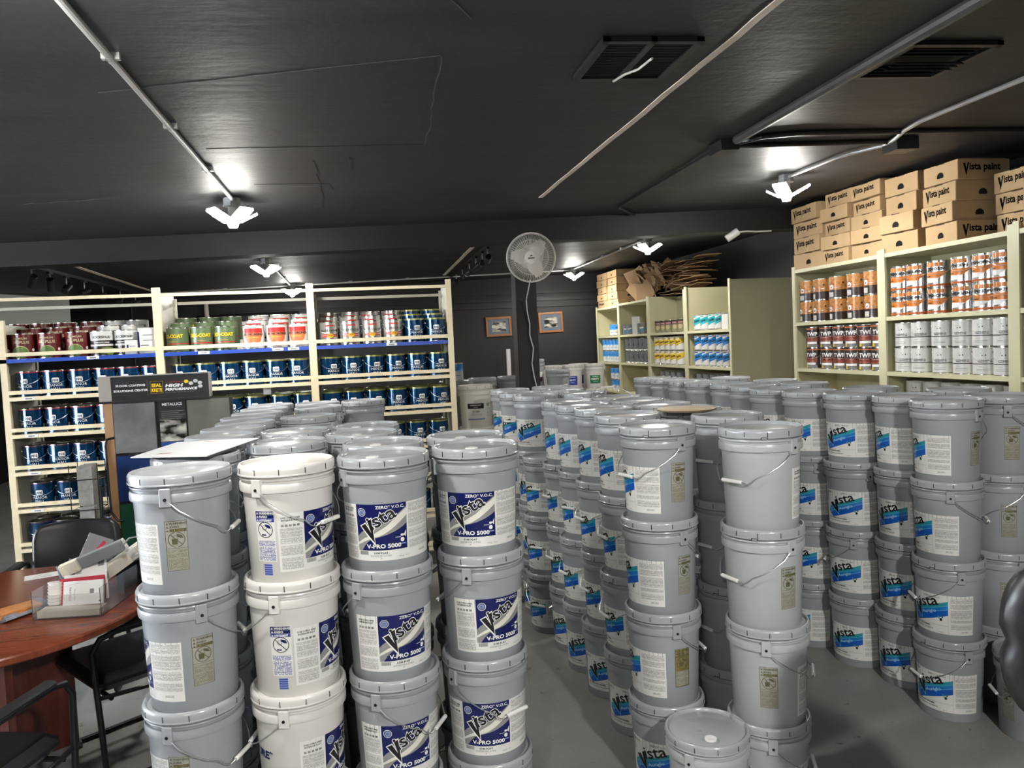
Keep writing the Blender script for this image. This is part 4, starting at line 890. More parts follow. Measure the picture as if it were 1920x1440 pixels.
for kind, bi, li, xs, _ in rows:
    z = LVZ[li]-.0015
    for i, x in enumerate(xs):
        lb = '%s, %s from left, %s, %s' % (DSC[kind], ORD[i], SN[li], BN[bi])
        can(kind, x, FY+.03+.09+random.uniform(0, .012), z, random.uniform(-.28, .28)+(.15 if 'manor' in kind else 0), lb, '%s on the racking' % DSC[kind].split(' can')[0])
        for rnk in (1, 2):
            if (li >= 3 and rnk == 2) or (bi == 2 and li >= 3): continue
            can(kind, x+random.uniform(-.004, .004), FY+.12+.178*rnk, z+(.045*rnk if li == 0 else 0), random.uniform(-.5, .5), '%s can, %s behind the %s from left, %s, %s' % ({'mar': 'maroon', 'roc': 'white and dark', 'dex': 'sage green', 'ono': 'white and red', 'rus': 'silver', 'man': 'blue'}[kind[:3]], ('one', 'two')[rnk-1], ORD[i], SN[li], BN[bi]), 'rear cans, %s, %s' % (SN[li], BN[bi]))
for bi, (a, c) in enumerate(bays):
    for k in (1, 2): rbox('riser_board', a+.02 if bi else a-1.4, c-.02, FY+.12+.178*k-.088, FY+.12+.178*k+.088, LVZ[0]+.002, LVZ[0]-.003+.045*k, RACKG)
def boxlab(nm, x0, x1, y0, y1, z0, z1, m, label, cat, dec=None, rot=0, bev=.002):
    b = MB(); cx, cy = (x0+x1)/2, (y0+y1)/2; b.box(x0-cx, x1-cx, y0-cy, y1-cy, 0, z1-z0, m, bev=bev); o = put(nm, b, None, (cx, cy, z0), (0, 0, rot)); tag(o, label, cat)
    if dec: ob('print', dec.mesh('print', None, 0, yoff=(y0-cy)), o)
    return o
d = Decal(); d.rect(-.05, .06, .01, .07, GREYINK, 1).rect(-.03, .10, .04, .107, GREYINK, 1).rect(-.03, .14, .04, .147, GREYINK, 1).rect(-.066, .03, -.055, .17, NAVY, 1)
boxlab('carton', -1.675, -1.545, 6.33, 6.5, LVZ[0], LVZ[0]+.20, WHC, 'tall white carton at the right end of the left bay, blue shelf', 'box', d)
d = Decal(); d.rect(-.03, .03, -.018, .075, NAVY, 1).rect(-.01, .06, .03, .065, GREYINK, 1)
boxlab('carton', -1.78+.01, -1.68, 6.318, 6.36-.005+.0, LVZ[0], LVZ[0]+.11, WHC, 'small white carton with navy stripe on the blue shelf', 'box', d)
d = Decal(); d.rect(-.03, .05, .03, .09, GREYINK, 1)
boxlab('carton', -.79, -.73, 6.40, 6.5, LVZ[2]+.195, LVZ[2]+.25, WHC, 'white carton lying on the blue cans of the third shelf', 'box', d)
bk = can('bw', .905, 7.62, TOP4+.005, 0, 'white and blue striped can on the grey bucket behind the rack end', None, .9)

# ------------------------------------------------------------ bookcases on the right
def bookcase(name, y0, y1, zs, top, label, depth=.45, backtop=None, xf=4.10, posttop=None, toppanel=True):
    r = empty(name, (xf, y0, 0)); tag(r, label, 'bookcase'); t = .045; pt = posttop or top+.03
    def bb(nm, a, b_, c, d_, e, f, m):
        q = MB(); q.box(a-xf, b_-xf, c-y0, d_-y0, e, f, m); return put(nm, q, r)
    bb('side_panel', xf+.01, xf+depth, y0, y0+.018, 0, pt-.01, OLIVE); bb('side_panel', xf+.01, xf+depth, y1-.018, y1, 0, pt-.01, OLIVE)
    bb('front_post', xf-.004, xf+.012, y0, y0+t, 0, pt, OLIVEF); bb('front_post', xf-.004, xf+.012, y1-t, y1, 0, pt, OLIVEF)
    bb('back_panel', xf+depth-.01, xf+depth, y0, y1, 0, backtop or pt-.02, OLIVE)
    for z in zs: bb('shelf', xf, xf+depth-.01, y0+.019, y1-.019, z-.032, z, OLIVEF)
    return r
ZN = [2.385, 1.885, 1.447, .99, .54, .10]
bookcase('bookcase', 5.485, 6.775, ZN, 2.385, 'olive cream bookcase with dark-banded cans, left of the silver cans')
bookcase('bookcase', 4.215, 5.485, ZN, 2.39, 'olive cream bookcase holding silver-orange cans and white cans')
bookcase('bookcase', 2.95, 4.215, ZN, 2.39, 'bookcase cut off by the right edge, brown box inside', posttop=2.435)
ZF = [1.865, 1.42, .945, .48, .08]
bookcase('bookcase', 11.9, 13.1, [2.35]+ZF, 2.35, 'farthest bookcase of the far run, beside the charcoal wall')
bookcase('bookcase', 10.6, 11.9, [2.37]+ZF, 2.37, 'second far bookcase with slate cans, under the flattened cardboard')
bookcase('bookcase', 9.3, 10.6, ZF, 2.37, 'open-topped far bookcase with yellow and white cans')
bookcase('bookcase', 8.05, 9.3, ZF, 2.40, 'open-topped far bookcase with teal cans, its blank end facing out', .80)
def row(kind, ys, z, n, x, desc, where, rz=-1.05, jit=.2, s=1):
    for i, y in enumerate(ys):
        for k in range(n):
            lv = '' if n == 1 else (', upper tier' if k else ', lower tier')
            can(kind, x+random.uniform(-.004, .004), y, z+k*.194*s, rz+random.uniform(-jit, jit), '%s, %s from near end%s, %s' % (desc, ORD[i], lv, where), '%s, %s' % (desc, where), s)
XC = 4.20
row('wood', [5.70, 5.93, 6.19, 6.44, 6.66], ZN[1], 2, XC, 'orange and dark woodgrain can', 'upper shelf', -.95)
row('twp', [5.63, 5.81, 5.985, 6.16, 6.345, 6.57], ZN[2], 2, XC, 'black can with white letters and brick band', 'lower shelf', -.95)
row('pen', [4.37, 4.545, 4.735, 4.975, 5.195, 5.375], ZN[1], 2, XC, 'silver can with orange graphics', 'upper shelf', -.95)
row('gem', [4.37, 4.55, 4.73, 4.935, 5.155, 5.335], ZN[2], 2, XC, 'white can with thin black line', 'lower shelf', -.95)
row('gem', [4.40, 4.59, 4.78, 4.97, 5.16, 5.345], ZN[3], 2, XC+.1, 'white can partly hidden by lids', 'third shelf down', -.95)
row('twp', [7.05, 7.23, 7.41], 1.085, 1, 3.55, 'black-lidded can', 'behind the grey lids', 0)
b = MB(); b.box(3.4, 3.7, 6.9, 7.55, 0, 1.085, CARDD, bev=.004); tag(put('carton', b), 'brown carton under the black-lidded cans behind the lids', 'box')
boxlab('carton', 4.14, 4.45, 3.75, 4.12, ZN[1], ZN[1]+.36, CARDD, 'brown carton inside the bookcase at the right edge, upper shelf', 'box'); boxlab('carton', 4.14, 4.45, 3.75, 4.1, ZN[2], ZN[2]+.26, CARDD, 'brown carton inside the right edge bookcase, lower shelf', 'box')
boxlab('carton', 4.09, 4.46, 3.7, 4.13, 2.39, 2.69, CARD, 'plain carton standing on top at the very right edge', 'box')
row('vteal', [8.47, 8.66, 8.86, 9.05], ZF[0], 1, XC, 'teal and white can', 'top shelf of the nearest far bookcase', -.75, .1)
boxlab('carton', 4.14, 4.3, 8.2, 8.36, ZF[0], ZF[0]+.17, WHC, 'white carton right of the teal cans', 'box')
row('vblue', [8.28, 8.46, 8.66, 8.86, 9.06], ZF[1], 2, XC, 'blue and white striped can', 'nearest far bookcase', -.75, .1)
row('dark', [8.28, 8.46, 8.65, 8.84, 9.03], ZF[2], 2, XC, 'dark can with steel blue slash', 'nearest far bookcase', -.75, .1)
row('camo', [9.62, 9.80, 10.02, 10.2, 10.40], ZF[0], 1, XC, 'small olive and brown can', 'open-topped bookcase tray', -.7, .2, .9)
row('vyel', [9.66, 9.86, 10.05, 10.24, 10.43], ZF[1], 2, XC, 'yellow and white can', 'open-topped far bookcase', -.7, .1)
row('dark', [9.66, 9.86, 10.05, 10.24], ZF[2], 2, XC, 'shadowed can', 'open-topped far bookcase', -.7, .1)
row('dark', [11.1, 11.62, 11.78], ZF[0], 1, XC, 'small dark can with blue mark', 'second far bookcase', -.6, .1, .85)
boxlab('carton', 4.12, 4.24, 11.22, 11.36, ZF[0], ZF[0]+.27, WHC, 'tall white carton with yellow top on second far bookcase', 'box', rot=-.5)
row('silc', [10.85, 11.05, 11.25, 11.45, 11.65], ZF[1], 2, XC, 'slate grey can with letter C', 'second far bookcase', -.6, .1)
row('bw', [12.22, 12.4], ZF[0], 1, XC, 'blue-topped white can', 'farthest bookcase, upper shelf', -.5, .1)
row('bw', [12.1, 12.28, 12.46, 12.64, 12.82], ZF[1], 2, XC, 'blue-topped white can', 'farthest bookcase, middle shelf', -.5, .1)
row('bw', [12.05, 12.23, 12.41], ZF[2], 2, XC, 'blue-topped white can', 'farthest bookcase, lower shelf', -.5, .1)

# ------------------------------------------------------------ cartons
MATT = mat('matt_black_print', (.010, .008, .008), .95, spec=.05)
def carton_mesh(kind, w_, dp, h, side_text):
    b = MB(); b.box(-w_/2, w_/2, -dp/2, dp/2, 0, h, CARD, bev=.004)
    b.box(-w_*.12, w_*.12, -dp/2-.0006, -dp/2+.002, h-.006, h-.0005, mat('carton_slot', (.05, .03, .02), .9))
    b.box(-w_/2+.004, w_/2-.004, -dp/2+.03, dp/2-.03, h-.001, h+.004, CARD)
    me = b.mesh('carton')
    def art(k, W):
        d = Decal()
        if k == 'text':
            s = h*.42; x = -W*.40; z = h*.36
            d.it.append(([(x, z+s*1.0), (x+s*.28, z+s*1.05), (x+s*.47, z+s*.35), (x+s*.6, z+s*1.1), (x+s*.85, z+s*1.12), (x+s*.42, z-s*.55)], [(0, 5, 2, 1), (2, 5, 4, 3)], MATT, 1))
            d.text('ista paint', x+s*.85, z+s*.25, s*1.18, MATT, 1, .035, 0, min(1.3, (W*.84-s*.85)/(s*5.2)))
        else:
            n = 16; r = h*.21; d.poly([(r*1.15*math.cos(a), h*.36+max(-r*.45, r*math.sin(a))) for a in [2*PI*i/n for i in range(n)]], mat('hand_hole', (.004, .003, .003), .95), 1)
        return d
    return me, art(kind, w_).mesh('print' if kind == 'text' else 'hand_hole', None, 0, lift=.0008, yoff=-dp/2), art(side_text, dp).mesh('print', None, 0, lift=.0008, yoff=-w_/2)
CMC = {}
def carton(kind, x, yc, z, w_, h, rz, label, group, dp=.42, side='hole', tiltx=0, col=None):
    k = (kind, round(w_, 2), round(h, 2), dp, side)
    if k not in CMC: CMC[k] = carton_mesh(kind, w_, dp, h, side)
    me, a, s = CMC[k]; o = ob('carton', me, None, (x+dp/2, yc, z), (0, tiltx, -PI/2+rz)); tag(o, label, 'box', group)
    ob('print' if kind == 'text' else 'hand_hole', a, o); ob('print' if side == 'text' else 'hand_hole', s, o, None, (0, 0, PI/2))
    return o
GC = 'printed cartons on the right bookcases'
cols = [(6.575, .46, .143, ['plain', 'text', 'text', 'text'], 'farthest column'), (6.11, .40, .120, ['text', 'hole', 'text', 'hole', 'text'], 'second column from the left'), (5.70, .40, .116, ['hole', 'hole', 'hole', 'text', 'text'], 'third column from the left'),
        (5.30, .385, .142, ['hole', 'hole', 'hole', 'hole'], 'fourth column from the left'), (4.87, .37, .138, ['hole', 'text', 'text', 'hole'], 'fifth column, beside the right post')]
for ci, (yc, w_, h, ks, nm) in enumerate(cols):
    for k, kd in enumerate(ks):
        lv = ['bottom', 'second', 'third', 'fourth', 'fifth'][k]
        lab = {'text': 'brown carton printed with black lettering', 'hole': 'brown carton with black hand hole', 'plain': 'plain brown carton with a torn rim'}[kd]
        o = carton('text' if kd == 'text' else 'hole', 4.115+random.uniform(-.02, .025)+(.02 if k > 1 else 0), yc+random.uniform(-.03, .03), 2.3855+k*(h+.0045), w_-.02-.015*(k % 2), h, R(random.uniform(-7, 7)), '%s, %s from bottom, %s' % (lab, lv, nm), GC, side='text' if ci == 4 and k in (0, 3) else 'hole')
for k in range(3): carton('text', 4.36, 4.44+.01*k, 2.3955+k*.145, .36, .14, R(3-2*k), 'shadowed brown carton, %s from bottom, between fifth column and right post' % ['bottom', 'second', 'third'][k], GC, side='text')
for k in range(2): carton('text', 4.62-.03, 5.6-1.0*k, 2.3955 if False else 2.3955, .38, .14, 0, 'brown carton in the back rank of the right bookcase top', GC, dp=.25) if False else None
# flattened and stacked cartons on the far bookcases
for i in range(2):
    for k in range(5):
        carton('hole' if k or i else 'text', 4.12, 12.78-.56*i+random.uniform(-.02, .02), 2.352+k*.118, .50, .113, R(random.uniform(-3, 3)), 'small carton with hand hole, %s from bottom, %s far column' % (['bottom', 'second', 'third', 'fourth', 'fifth'][k], ['left', 'right'][i]), 'small cartons on the far bookcases', .4)
pm = []
for sx, sy in ((.32, .26), (.40, .22), (.28, .30)):
    b = MB(); b.box(-sx/2, sx/2, -sy/2, sy/2, 0, .006, CARDD); b.box(-sx/2-.05, -sx/2, -sy/2+.04, sy/2-.04, .001, .005, CARDD); pm.append(b.mesh('flattened_carton'))
rr = random.Random(3)
for k in range(72):
    t = k/72; y = 11.85-2.55*t+rr.uniform(-.12, .12); x = 4.36+rr.uniform(-.06, .14)
    if t < .5: z = 2.40+rr.uniform(.10, .42); ro = (R(rr.uniform(45, 85)), R(rr.uniform(-20, 20)), R(rr.uniform(65, 115)))
    else: z = 2.40+.05*(k % 9)+rr.uniform(0, .02); ro = (R(rr.uniform(-7, 5)), R(rr.uniform(-9, 9)), R(rr.uniform(75, 105)))
    o = ob('flattened_carton', pm[k % 3], None, (x, y, z), ro)
    tag(o, ('flattened brown carton standing upright in the left of the far heap' if t < .5 else 'flattened brown carton lying flat in the right of the far heap'), 'box', 'upright flattened cartons' if t < .5 else 'flat stacked cartons')

# ------------------------------------------------------------ table, chairs
def wood_mat(name, c1, c2, rough=.22, sc=(1.2, 14, 1)):
    m = D.materials.new(name); m.use_nodes = True; N = m.node_tree.nodes; L = m.node_tree.links
    b = N['Principled BSDF']; b.inputs['Roughness'].default_value = rough; tc = N.new('ShaderNodeTexCoord'); mp = N.new('ShaderNodeMapping'); mp.inputs['Scale'].default_value = sc
    n = N.new('ShaderNodeTexNoise'); n.inputs['Scale'].default_value = 3; n.inputs['Detail'].default_value = 6; n.inputs['Distortion'].default_value = .6
    r = N.new('ShaderNodeValToRGB'); r.color_ramp.elements[0].position = .35; r.color_ramp.elements[0].color = c1+(1,); r.color_ramp.elements[1].position = .65; r.color_ramp.elements[1].color = c2+(1,)
    L.new(tc.outputs['Object'], mp.inputs[0]); L.new(mp.outputs[0], n.inputs['Vector']); L.new(n.outputs['Fac'], r.inputs[0]); L.new(r.outputs[0], b.inputs['Base Color']); return m
MAH = wood_mat('mahogany_veneer', (.13, .028, .012), (.19, .044, .018)); MAHD = wood_mat('dark_mahogany_panel', (.07, .012, .007), (.12, .022, .011), .35, (10, 10, 1))
TX, TY = -1.70, 3.68
tb = empty('meeting_table', (TX, TY, 0)); tag(tb, 'round mahogany meeting table at the left edge', 'table')
b = MB(); b.lathe([(0, .712), (.70, .712), (.715, .716), (.72, .722), (.72, .742), (.715, .748), (.705, .75), (0, .75)], MAH, 96); put('table_top', b, tb)
for k, a in enumerate((R(35), R(125))):
    b = MB(); q = .35 if k == 0 else .46; b.box(-q, q, -.014, .014, .0, .712, MAHD, rotz(a), bev=.002); put('base_panel', b, tb)
    b = MB(); b.box(-q-.01, q+.01, -.02, .02, 0, .03, mat('grey_kick_strip', (.16, .16, .16), .4), rotz(a)); put('kick_strip', b, tb)
def chair(x, y, rz, label, arms=True):
    r = empty('guest_chair', (x, y, 0), (0, 0, rz)); tag(r, label, 'chair')   # faces local -Y
    b = MB(); b.box(-.24, .24, -.25, .22, .40, .475, BLKLEA, bev=.03); b.tube([(-.21, -.247, .44), (.21, -.247, .44)], .008, BLKLEA, 6); put('seat', b, r)
    b = MB(); vs = []; n = 10
    for j in range(9):
        z = .50+.38*j/8; bow = .03*math.cos((j-4)/4*1.2)
        wd = .235 if j < 7 else (.225 if j == 7 else .19)
        for i in range(n+1):
            u = -1+2*i/n; vs.append((u*wd, .235+.05*(j/8)+.035*(1-u*u)-bow*.5, z-(.012*u*u if j == 8 else 0)))
    fs = [(j*(n+1)+i, j*(n+1)+i+1, (j+1)*(n+1)+i+1, (j+1)*(n+1)+i) for j in range(8) for i in range(n)]
    b.add(vs, fs, BLKLEA, True); o = put('backrest', b, r); s = o.modifiers.new('s', 'SOLIDIFY'); s.thickness = .055; s.offset = 0; q = o.modifiers.new('b', 'BEVEL'); q.width = .02; q.segments = 3
    b = MB()
    for sx in (-1, 1):
        X = sx*.27
        b.tube([(X, .29, .62), (X, .27, .655), (X, .2, .665), (X, -.16, .665), (X, -.23, .65), (X, -.265, .60), (X, -.25, .3), (X, -.24, .05), (X, -.22, .02), (X, -.16, .012), (X, .24, .012), (X, .27, .012)], .0125, BLKMET, 10)
        b.tube([(X, .24, .012), (sx*.24, .20, .3), (sx*.235, .24, .5), (sx*.22, .3, .8)], .0125, BLKMET, 10)
        b.tube([(X, -.24, .40), (X, .24, .36)], .010, BLKMET, 8); b.tube([(X, .29, .62), (sx*.235, .285, .6)], .010, BLKMET, 8)
    b.tube([(-.27, .27, .012), (.27, .27, .012)], .0125, BLKMET, 10); b.tube([(-.27, -.20, .385), (.27, -.20, .385)], .010, BLKMET, 8); b.tube([(-.27, .20, .37), (.27, .20, .37)], .010, BLKMET, 8)
    put('frame', b, r)
    if arms:
        for sx in (-1, 1):
            b = MB(); b.box(sx*.27-.026, sx*.27+.026, -.17, .17, .672, .695, BLKLEA, bev=.009); put('armrest', b, r)
    return r
chair(-1.70, 4.66, R(4), 'black leather chair behind the table, facing the viewer')
chair(-1.13, 3.80, R(-52), 'black leather sled chair tucked between table and left bucket stacks')
chair(-1.45, 2.86, R(163), 'black chair with armrests at the lower left corner, near side of table')

# ------------------------------------------------------------ display stand
st = empty('display_stand', (-1.665, 5.60, 0)); tag(st, 'tilted black floor coating display stand in front of the racking', 'display stand')
SH = Matrix(((1, 0, 0, 0), (0, 1, 0, 0), (0, 0, 1, 0), (0, 0, 0, 1)))
def sb(nm, x0, x1, y0, y1, z0, z1, m, lab=None, par=None):
    b = MB(); b.box(x0, x1, y0, y1, z0, z1, m, SH); o = put(nm, b, par or st)
    if lab: o['label'] = lab
    return o
def sdec(nm, dec, x, z, y, par):
    me = dec.mesh(nm, None, 0, yoff=y); me.transform(SH @ Matrix.Translation((x, 0, z)))
    return ob(nm, me, par)
STB = mat('stand_black_laminate', (.02, .02, .021), .35); STG = mat('stand_grey_trim', (.28, .27, .26), .4)
hd = sb('header', 0, .625, -.03, .05, 1.545, 1.705, STB); sb('end_cap', -.078, 0, -.032, .05, 1.54, 1.705, mat('end_cap_taupe', (.33, .29, .26), .5)); sb('header_edge', -.078, .625, -.034, .05, 1.705, 1.712, STG); sb('header_edge', .622, .628, -.034, .05, 1.545, 1.705, STG)
sb('header_ledge', -.078, .625, -.05, .05, 1.530, 1.545, STB)
d = Decal(); d.text('FLOOR COATING', .145, .135, .027, INKW, 1, .04, 0, 1, 'c'); d.text('SOLUTIONS CENTER', .145, .085, .027, INKW, 1, .04, 0, 1, 'c'); d.rect(.268, .04, .270, .19, GREYINK, 1)
d.rect(.29, .055, .385, .175, mat('mustard_outline_ink', (.4, .28, .02), .4), 1); d.rect(.293, .058, .382, .172, BLACK, 2); d.text('SEAL', .338, .118, .046, YEL, 3, .05, 0, .78, 'c'); d.text('KRETE', .338, .072, .046, YEL, 3, .05, 0, .60, 'c')
d.text('HIGH', .40, .112, .040, INKW, 2, .05, 0, 1.35, 'l', .2); d.text('PERFORMANCE', .40, .076, .034, INKW, 2, .05, 0, 1.02, 'l', .2); d.text('INDUSTRIAL COATING SYSTEMS', .40, .054, .013, GREYINK, 2, .0, 0, 1.2); d.rect(.415, .158, .545, .161, RED, 1)
for k, (hx, hz) in enumerate(((.562, .158), (.597, .138), (.632, .160), (.665, .140), (.667, .105))):
    d.poly([(hx+.019*math.cos(PI*j/3), hz+.019*math.sin(PI*j/3)) for j in range(6)], YEL if k == 0 else mat('pale_hex_ink', (.55, .55, .54), .4), 2)
for q in d.it: q[0][:] = [(a*.85, b*.69) for a, b in q[0]]
sdec('header_print', d, 0, 1.545, -.031, hd)
sb('side_edge', -.06, -.005, -.02, .12, 0, 1.53, mat('tan_mdf_edge', (.36, .20, .09), .6)); sb('back_board', -.005, .76, .0, .05, .02, 1.53, STB)
def slabm(name, a, c): return wood_mat(name, a, c, .3, (1, 1, 1.5))
sb('sample_panel', .0, .262, -.022, 0, 1.19, 1.525, slabm('grey_metallic_sample', (.12, .12, .12), (.24, .24, .235)), 'swirled grey metallic sample'); sb('sample_panel', .47, .745, -.022, 0, 1.27, 1.525, slabm('olive_metallic_sample', (.12, .12, .10), (.16, .16, .13)), 'olive grey metallic sample')
cc = sb('info_card', .285, .46, -.014, 0, 1.11, 1.53, STB); d = Decal(); d.text('METALLICS', .088, .385, .026, INKW, 1, .02, 0, 1, 'c')
for k in range(7): d.rect(.015, .345-.013*k, .06+(.1, .07, .11, .09, .08, .10, .06)[k], .348-.013*k, GREYINK, 1)
sdec('info_print', d, .285, 1.11, -.0142, cc)
sb('info_photo', .288, .457, -.017, -.014, 1.25, 1.40, photo_mat(2.2)); sb('info_photo', .288, .457, -.017, -.014, .98, 1.245, slabm('blue_epoxy_photo', (.01, .03, .12), (.03, .07, .3)))
sb('sample_panel', .0, .28, -.022, 0, .86, 1.17, mat('navy_sample', (.01, .03, .12), .3), 'navy blue sample'); sb('sample_panel', .0, .28, -.022, 0, .40, .84, mat('green_sample', (.01, .08, .04), .35), 'dark green sample'); sb('sample_panel', .47, .745, -.022, 0, .86, 1.25, M['navy_sample'], 'navy blue sample'); sb('sample_panel', .47, .745, -.022, 0, .40, .84, M['green_sample'], 'dark green sample')
for x, z in ((.09, 1.172), (.09, .842), (.52, 1.252)): sb('clip', x, x+.17, -.035, 0, z, z+.018, STB)
b = MB(); b.tube([(.0, -.03, 1.30), (-.05, -.03, 1.29), (-.062, -.03, 1.25), (-.055, -.03, .80), (-.02, -.03, .74), (.02, -.03, .73)], .008, BLKMET, 8); put('hoop', b, st)
b = MB(); b.tube([(.74, -.02, 1.20), (.77, -.02, 1.19), (.78, -.02, 1.15), (.78, -.02, .8)], .008, BLKMET, 8); put('hoop', b, st)
# wire brochure rack beside it
r = empty('wire_rack', (-1.83, 5.50, 0)); tag(r, 'grey wire literature rack left of the display stand', 'rack'); b = MB()
for z in (.35, .6, .85, 1.05): b.tube([(-.08, -.08, z), (.09, -.08, z), (.09, .08, z), (-.08, .08, z)], .003, BLKMET, 5, True)
for x, y in ((-.08, -.08), (.09, -.08), (.09, .08), (-.08, .08)): b.tube([(x, y, 0), (x, y, 1.15)], .003, BLKMET, 5)
put('wire_frame', b, r)
for k, (z, h) in enumerate(((.30, .27), (.62, .25), (.88, .26))):
    b = MB()
    for j in range(9): b.box(-.04+.004*(j % 3), .05, -.06+.014*j, -.052+.014*j, z, z+h-.01*(j % 4), mat('grey_leaflet', (.24, .23, .21), .6, noise=.5, nscale=30))
    o = put('leaflets', b, r); o['kind'] = 'stuff'
b = MB(); b.tube([(-1.745, 5.42, 0), (-1.74, 5.46, 1.0)], .013, BLKMET, 6); tag(put('black_pole', b), 'black pole leaning between the wire rack and stand', 'pole')

# ------------------------------------------------------------ literature on the table
CLEAR = mat('clear_acrylic', (.93, .94, .95), .05, trans=.96, noise=0); CREAMP = mat('cream_page_edges', (.70, .64, .52), .6, noise=.12, nscale=90); WP = mat('white_brochure', (.74, .72, .68), .4); CRIM = mat('crimson_card', (.42, .03, .05), .4)
TZ = .751
tr = empty('acrylic_tray', (-1.235, 3.66, TZ), (0, 0, R(-8))); tag(tr, 'clear acrylic tray full of brochures on the table edge', 'tray')
for nm, q in (('tray_base', (-.14, .14, -.21, .21, 0, .003)), ('tray_wall', (-.14, -.137, -.21, .21, .003, .12)), ('tray_wall', (.137, .14, -.21, .21, .003, .12)), ('tray_wall', (-.137, .137, -.21, -.207, .003, .10)), ('tray_wall', (-.137, .137, .207, .21, .003, .14))):
    b = MB(); b.box(*q, CLEAR); put(nm, b, tr)
TM = Matrix.Translation((-1.235, 3.66, TZ)) @ rotz(R(-8))
def lit(nm, x, y, z, sx, sy, sz, m, rot, label, cat='brochure', dec=None, group=None):
    b = MB(); b.box(-sx/2, sx/2, -sy/2, sy/2, 0, sz, m, bev=min(.0015, sz/4, sy/4)); o = put(nm, b); o.matrix_world = TM @ Matrix.Translation((x, y, z)) @ Matrix.Rotation(rot[2], 4, 'Z') @ Matrix.Rotation(rot[0], 4, 'X') @ Matrix.Rotation(rot[1], 4, 'Y'); tag(o, label, cat, group)
    if dec: ob('print', dec.mesh('print', None, 0, yoff=-sy/2), o)
    return o
lit('booklet_stack', .0, -.165, .004, .255, .07, .028, CREAMP, (0, 0, 0), 'cream-edged booklets lying at the front of the tray')
d = Decal(); d.text('COLORS', -.05, .02, .012, GREYINK, 1, .02, PI/2, 1.2); d.rect(-.035, .02, -.033, .07, GREYINK, 1).rect(.03, .045, .048, .065, GREYINK, 1).poly([(.07, .01), (.078, .01), (.074, .018)], BLACK, 1).line(-.08, .08, .0, .095, .0006, GREYINK, 1)
lit('colour_card', .035, -.145, .034, .17, .012, .10, WP, (R(-14), R(-2), R(-4)), 'white colour cards with grey print at the tray front', dec=d)
lit('red_card', .02, -.12, .035, .19, .006, .108, CRIM, (R(-12), R(-3), 0), 'crimson edged card behind the white colour cards'); lit('red_card', .03, -.10, .035, .18, .006, .118, WP, (R(-10), R(-4), 0), 'white card behind the crimson card')
cb = empty('cup_stack'); cb.matrix_world = TM @ Matrix.Translation((-.095, -.115, .034)) @ Matrix.Rotation(R(-8), 4, 'X'); tag(cb, 'stack of scalloped white sample chips at the tray left', 'sample chips')
cm = MB(); cm.lathe([(0, 0), (.026, 0), (.030, .010), (.031, .013), (0, .013)], WP, 20); cm = cm.mesh('chip')
for k in range(7): ob('chip', cm, cb, (0, 0, .0135*k))
lit('grey_fan_deck', .05, .0, .185, .22, .03, .05, mat('grey_fan_cover', (.22, .23, .24), .4), (R(10), R(-20), R(12)), 'grey fan deck lying slanted on top of the tray')
lit('white_fan_deck', -.055, -.035, .145, .075, .034, .052, CREAMP, (R(10), R(-20), R(12)), 'cream page ends of the slanted fan deck')
b = MB(); b.tube([(.10, 0, 0), (.13, .0, .03), (.17, 0, .035), (.18, 0, .0), (.165, 0, -.04), (.15, 0, -.05)], .004, mat('grey_strap', (.3, .3, .31), .4), 6); o = put('fan_strap', b); o.matrix_world = TM @ Matrix.Translation((.05, .0, .245)); tag(o, 'grey carrying strap on the slanted fan deck', 'strap')
lit('white_fan_deck', .03, .06, .165, .24, .03, .05, WP, (R(8), R(-24), R(14)), 'white fan deck behind the grey one')
for k in range(4): lit('swatch_book', .075+.012*k, .03+.045*k, .10+.012*k, .22, .028, .055, (CREAMP, WP)[k % 2], (R(12), R(-32), R(34)), '%s cream swatch book leaning to the right rear of the tray' % ORD[k])
lit('white_folder', .02, -.03, .12, .13, .006, .085, WP, (R(-30), R(-8), R(10)), 'white folder with barcode in the middle of the tray', dec=Decal().rect(.03, .04, .055, .065, GREYINK, 1))
lit('blue_leaflet', -.06, -.01, .09, .10, .006, .10, mat('slate_blue_leaflet', (.12, .17, .24), .4), (R(-20), R(-15), R(20)), 'slate blue leaflet behind the sample chips')
lit('black_case', .115, .14, .004, .04, .14, .13, BLKMET, (0, 0, R(-20)), 'black case standing at the rear right of the tray', 'case')
cp = lit('clear_sleeve', -.09, .10, .06, .11, .0025, .22, mat('clear_sleeve_plastic', (.85, .83, .86), .1, trans=.75, noise=0), (R(-8), R(24), R(10)), 'clear plastic sleeve standing up at the back of the tray', 'sleeve', Decal().poly([(-.04, .06), (-.02, .06), (.03, .20), (.015, .205)], CRIM, 1))
lit('clear_sleeve', -.15, .02, .0, .06, .003, .19, mat('smoke_sleeve_plastic', (.5, .52, .5), .15, trans=.5, noise=0), (R(-6), R(24), R(30)), 'greyish sleeve leaning on the left tray wall', 'sleeve')
PG = mat('glossy_grey_leaflet', (.20, .21, .24), .15, noise=.5, nscale=40); OR_ = mat('orange_booklet_cover', (.50, .20, .06), .3, noise=.5, nscale=25)
for k in range(5): lit('glossy_leaflet', -.215-.018*k, -.13+.02*k, .001+.0, .05, .20, .014, PG, (0, R(-18-6*k), R(-24)), '%s glossy grey leaflet sliding off beside the tray' % ORD[k])
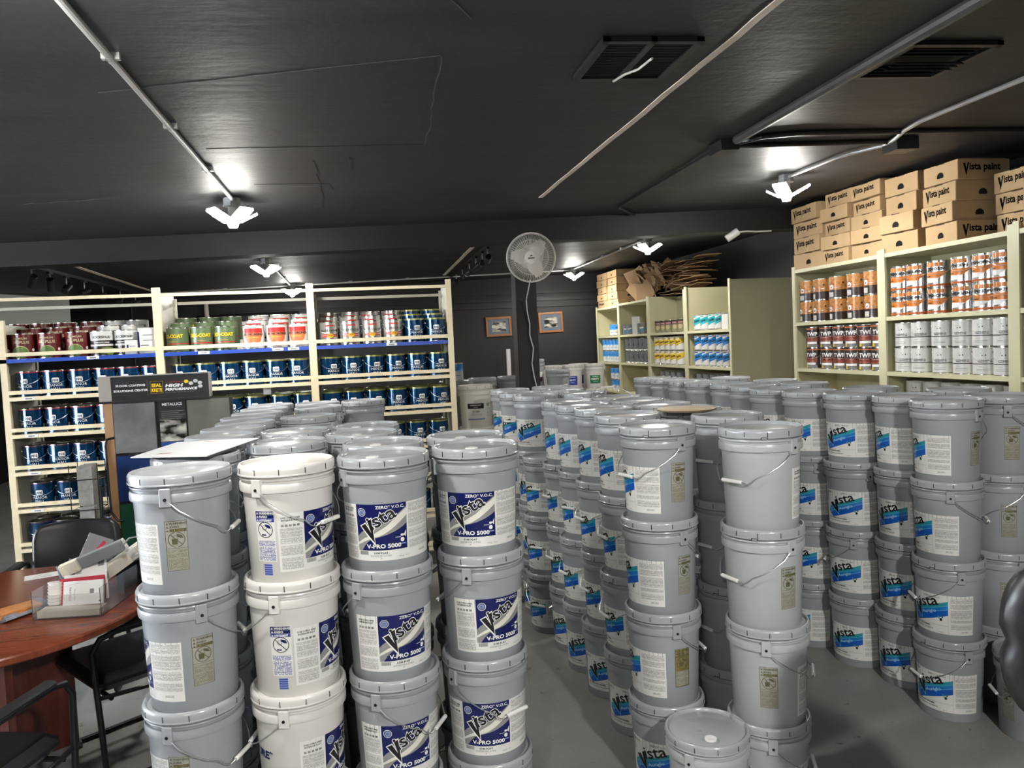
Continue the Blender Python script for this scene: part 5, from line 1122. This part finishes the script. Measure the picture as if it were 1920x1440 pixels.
for k in range(3): lit('orange_booklet', -.285+.006*k, -.15+.01*k, .0005+.0105*k, .095, .21, .010, OR_, (0, 0, R(-38)), ['lowest', 'middle', 'uppermost'][k]+' orange booklet of the pile at the left of the tray')
lit('pen', -.365, -.225, .0, .008, .06, .008, WP, (0, 0, R(-38)), 'white pen tip under the orange booklets', 'pen')
lit('blue_folder', -.17, .06, .0, .07, .15, .02, NAVY, (0, 0, R(-20)), 'navy folder behind the glossy leaflets', 'folder')
b = MB(); b.box(-.075, .075, -.05, .05, 0, .0012, WP); d = put('business_card', b, None, (-1.64, 4.20, TZ), (0, 0, R(20))); tag(d, 'white printed card lying flat behind the tray', 'card')
b = MB(); b.box(-.04, .04, -.02, -.017, .0012, .0016, GREYINK); b.box(-.03, .03, .01, .013, .0012, .0016, GREYINK); put('print', b, d)

# ------------------------------------------------------------ dark stool at the right edge
r = empty('bar_stool', (1.52, 1.28, 0), (0, 0, R(-35))); tag(r, 'black padded chair back cut off by the lower right edge', 'chair')
b = MB(); vs = []; n = 24; mm = 14
for j in range(mm+1):
    v = -1+2*j/mm
    for i in range(n):
        a = 2*PI*i/n; ca, sa = math.cos(a), math.sin(a); s = (1-abs(v)**3.2)**(1/2.6); g = 1-.05*(abs(math.sin(j*PI/3.5)) < .25)
        vs.append((math.copysign(abs(ca)**.7, ca)*.235*s*g, math.copysign(abs(sa)**.8, sa)*.06*s*g, 1.12+v*.21))
b.add(vs, [(j*n+i, j*n+(i+1) % n, (j+1)*n+(i+1) % n, (j+1)*n+i) for j in range(mm) for i in range(n)], BLKLEA, True); put('backrest', b, r)
b = MB(); b.box(-.22, .22, -.42, .02, .66, .74, BLKLEA, bev=.03); put('seat', b, r)
b = MB(); b.tube([(0, .03, 1.0), (0, .07, .8), (0, -.05, .66)], .02, BLKMET, 8); put('back_bracket', b, r)
for sx in (-1, 1):
    for sy in (-1, 1):
        b = MB(); b.tube([(sx*.17, -.2+sy*.17, .66), (sx*.2, -.2+sy*.21, .0)], .014, BLKMET, 8); put('leg', b, r)
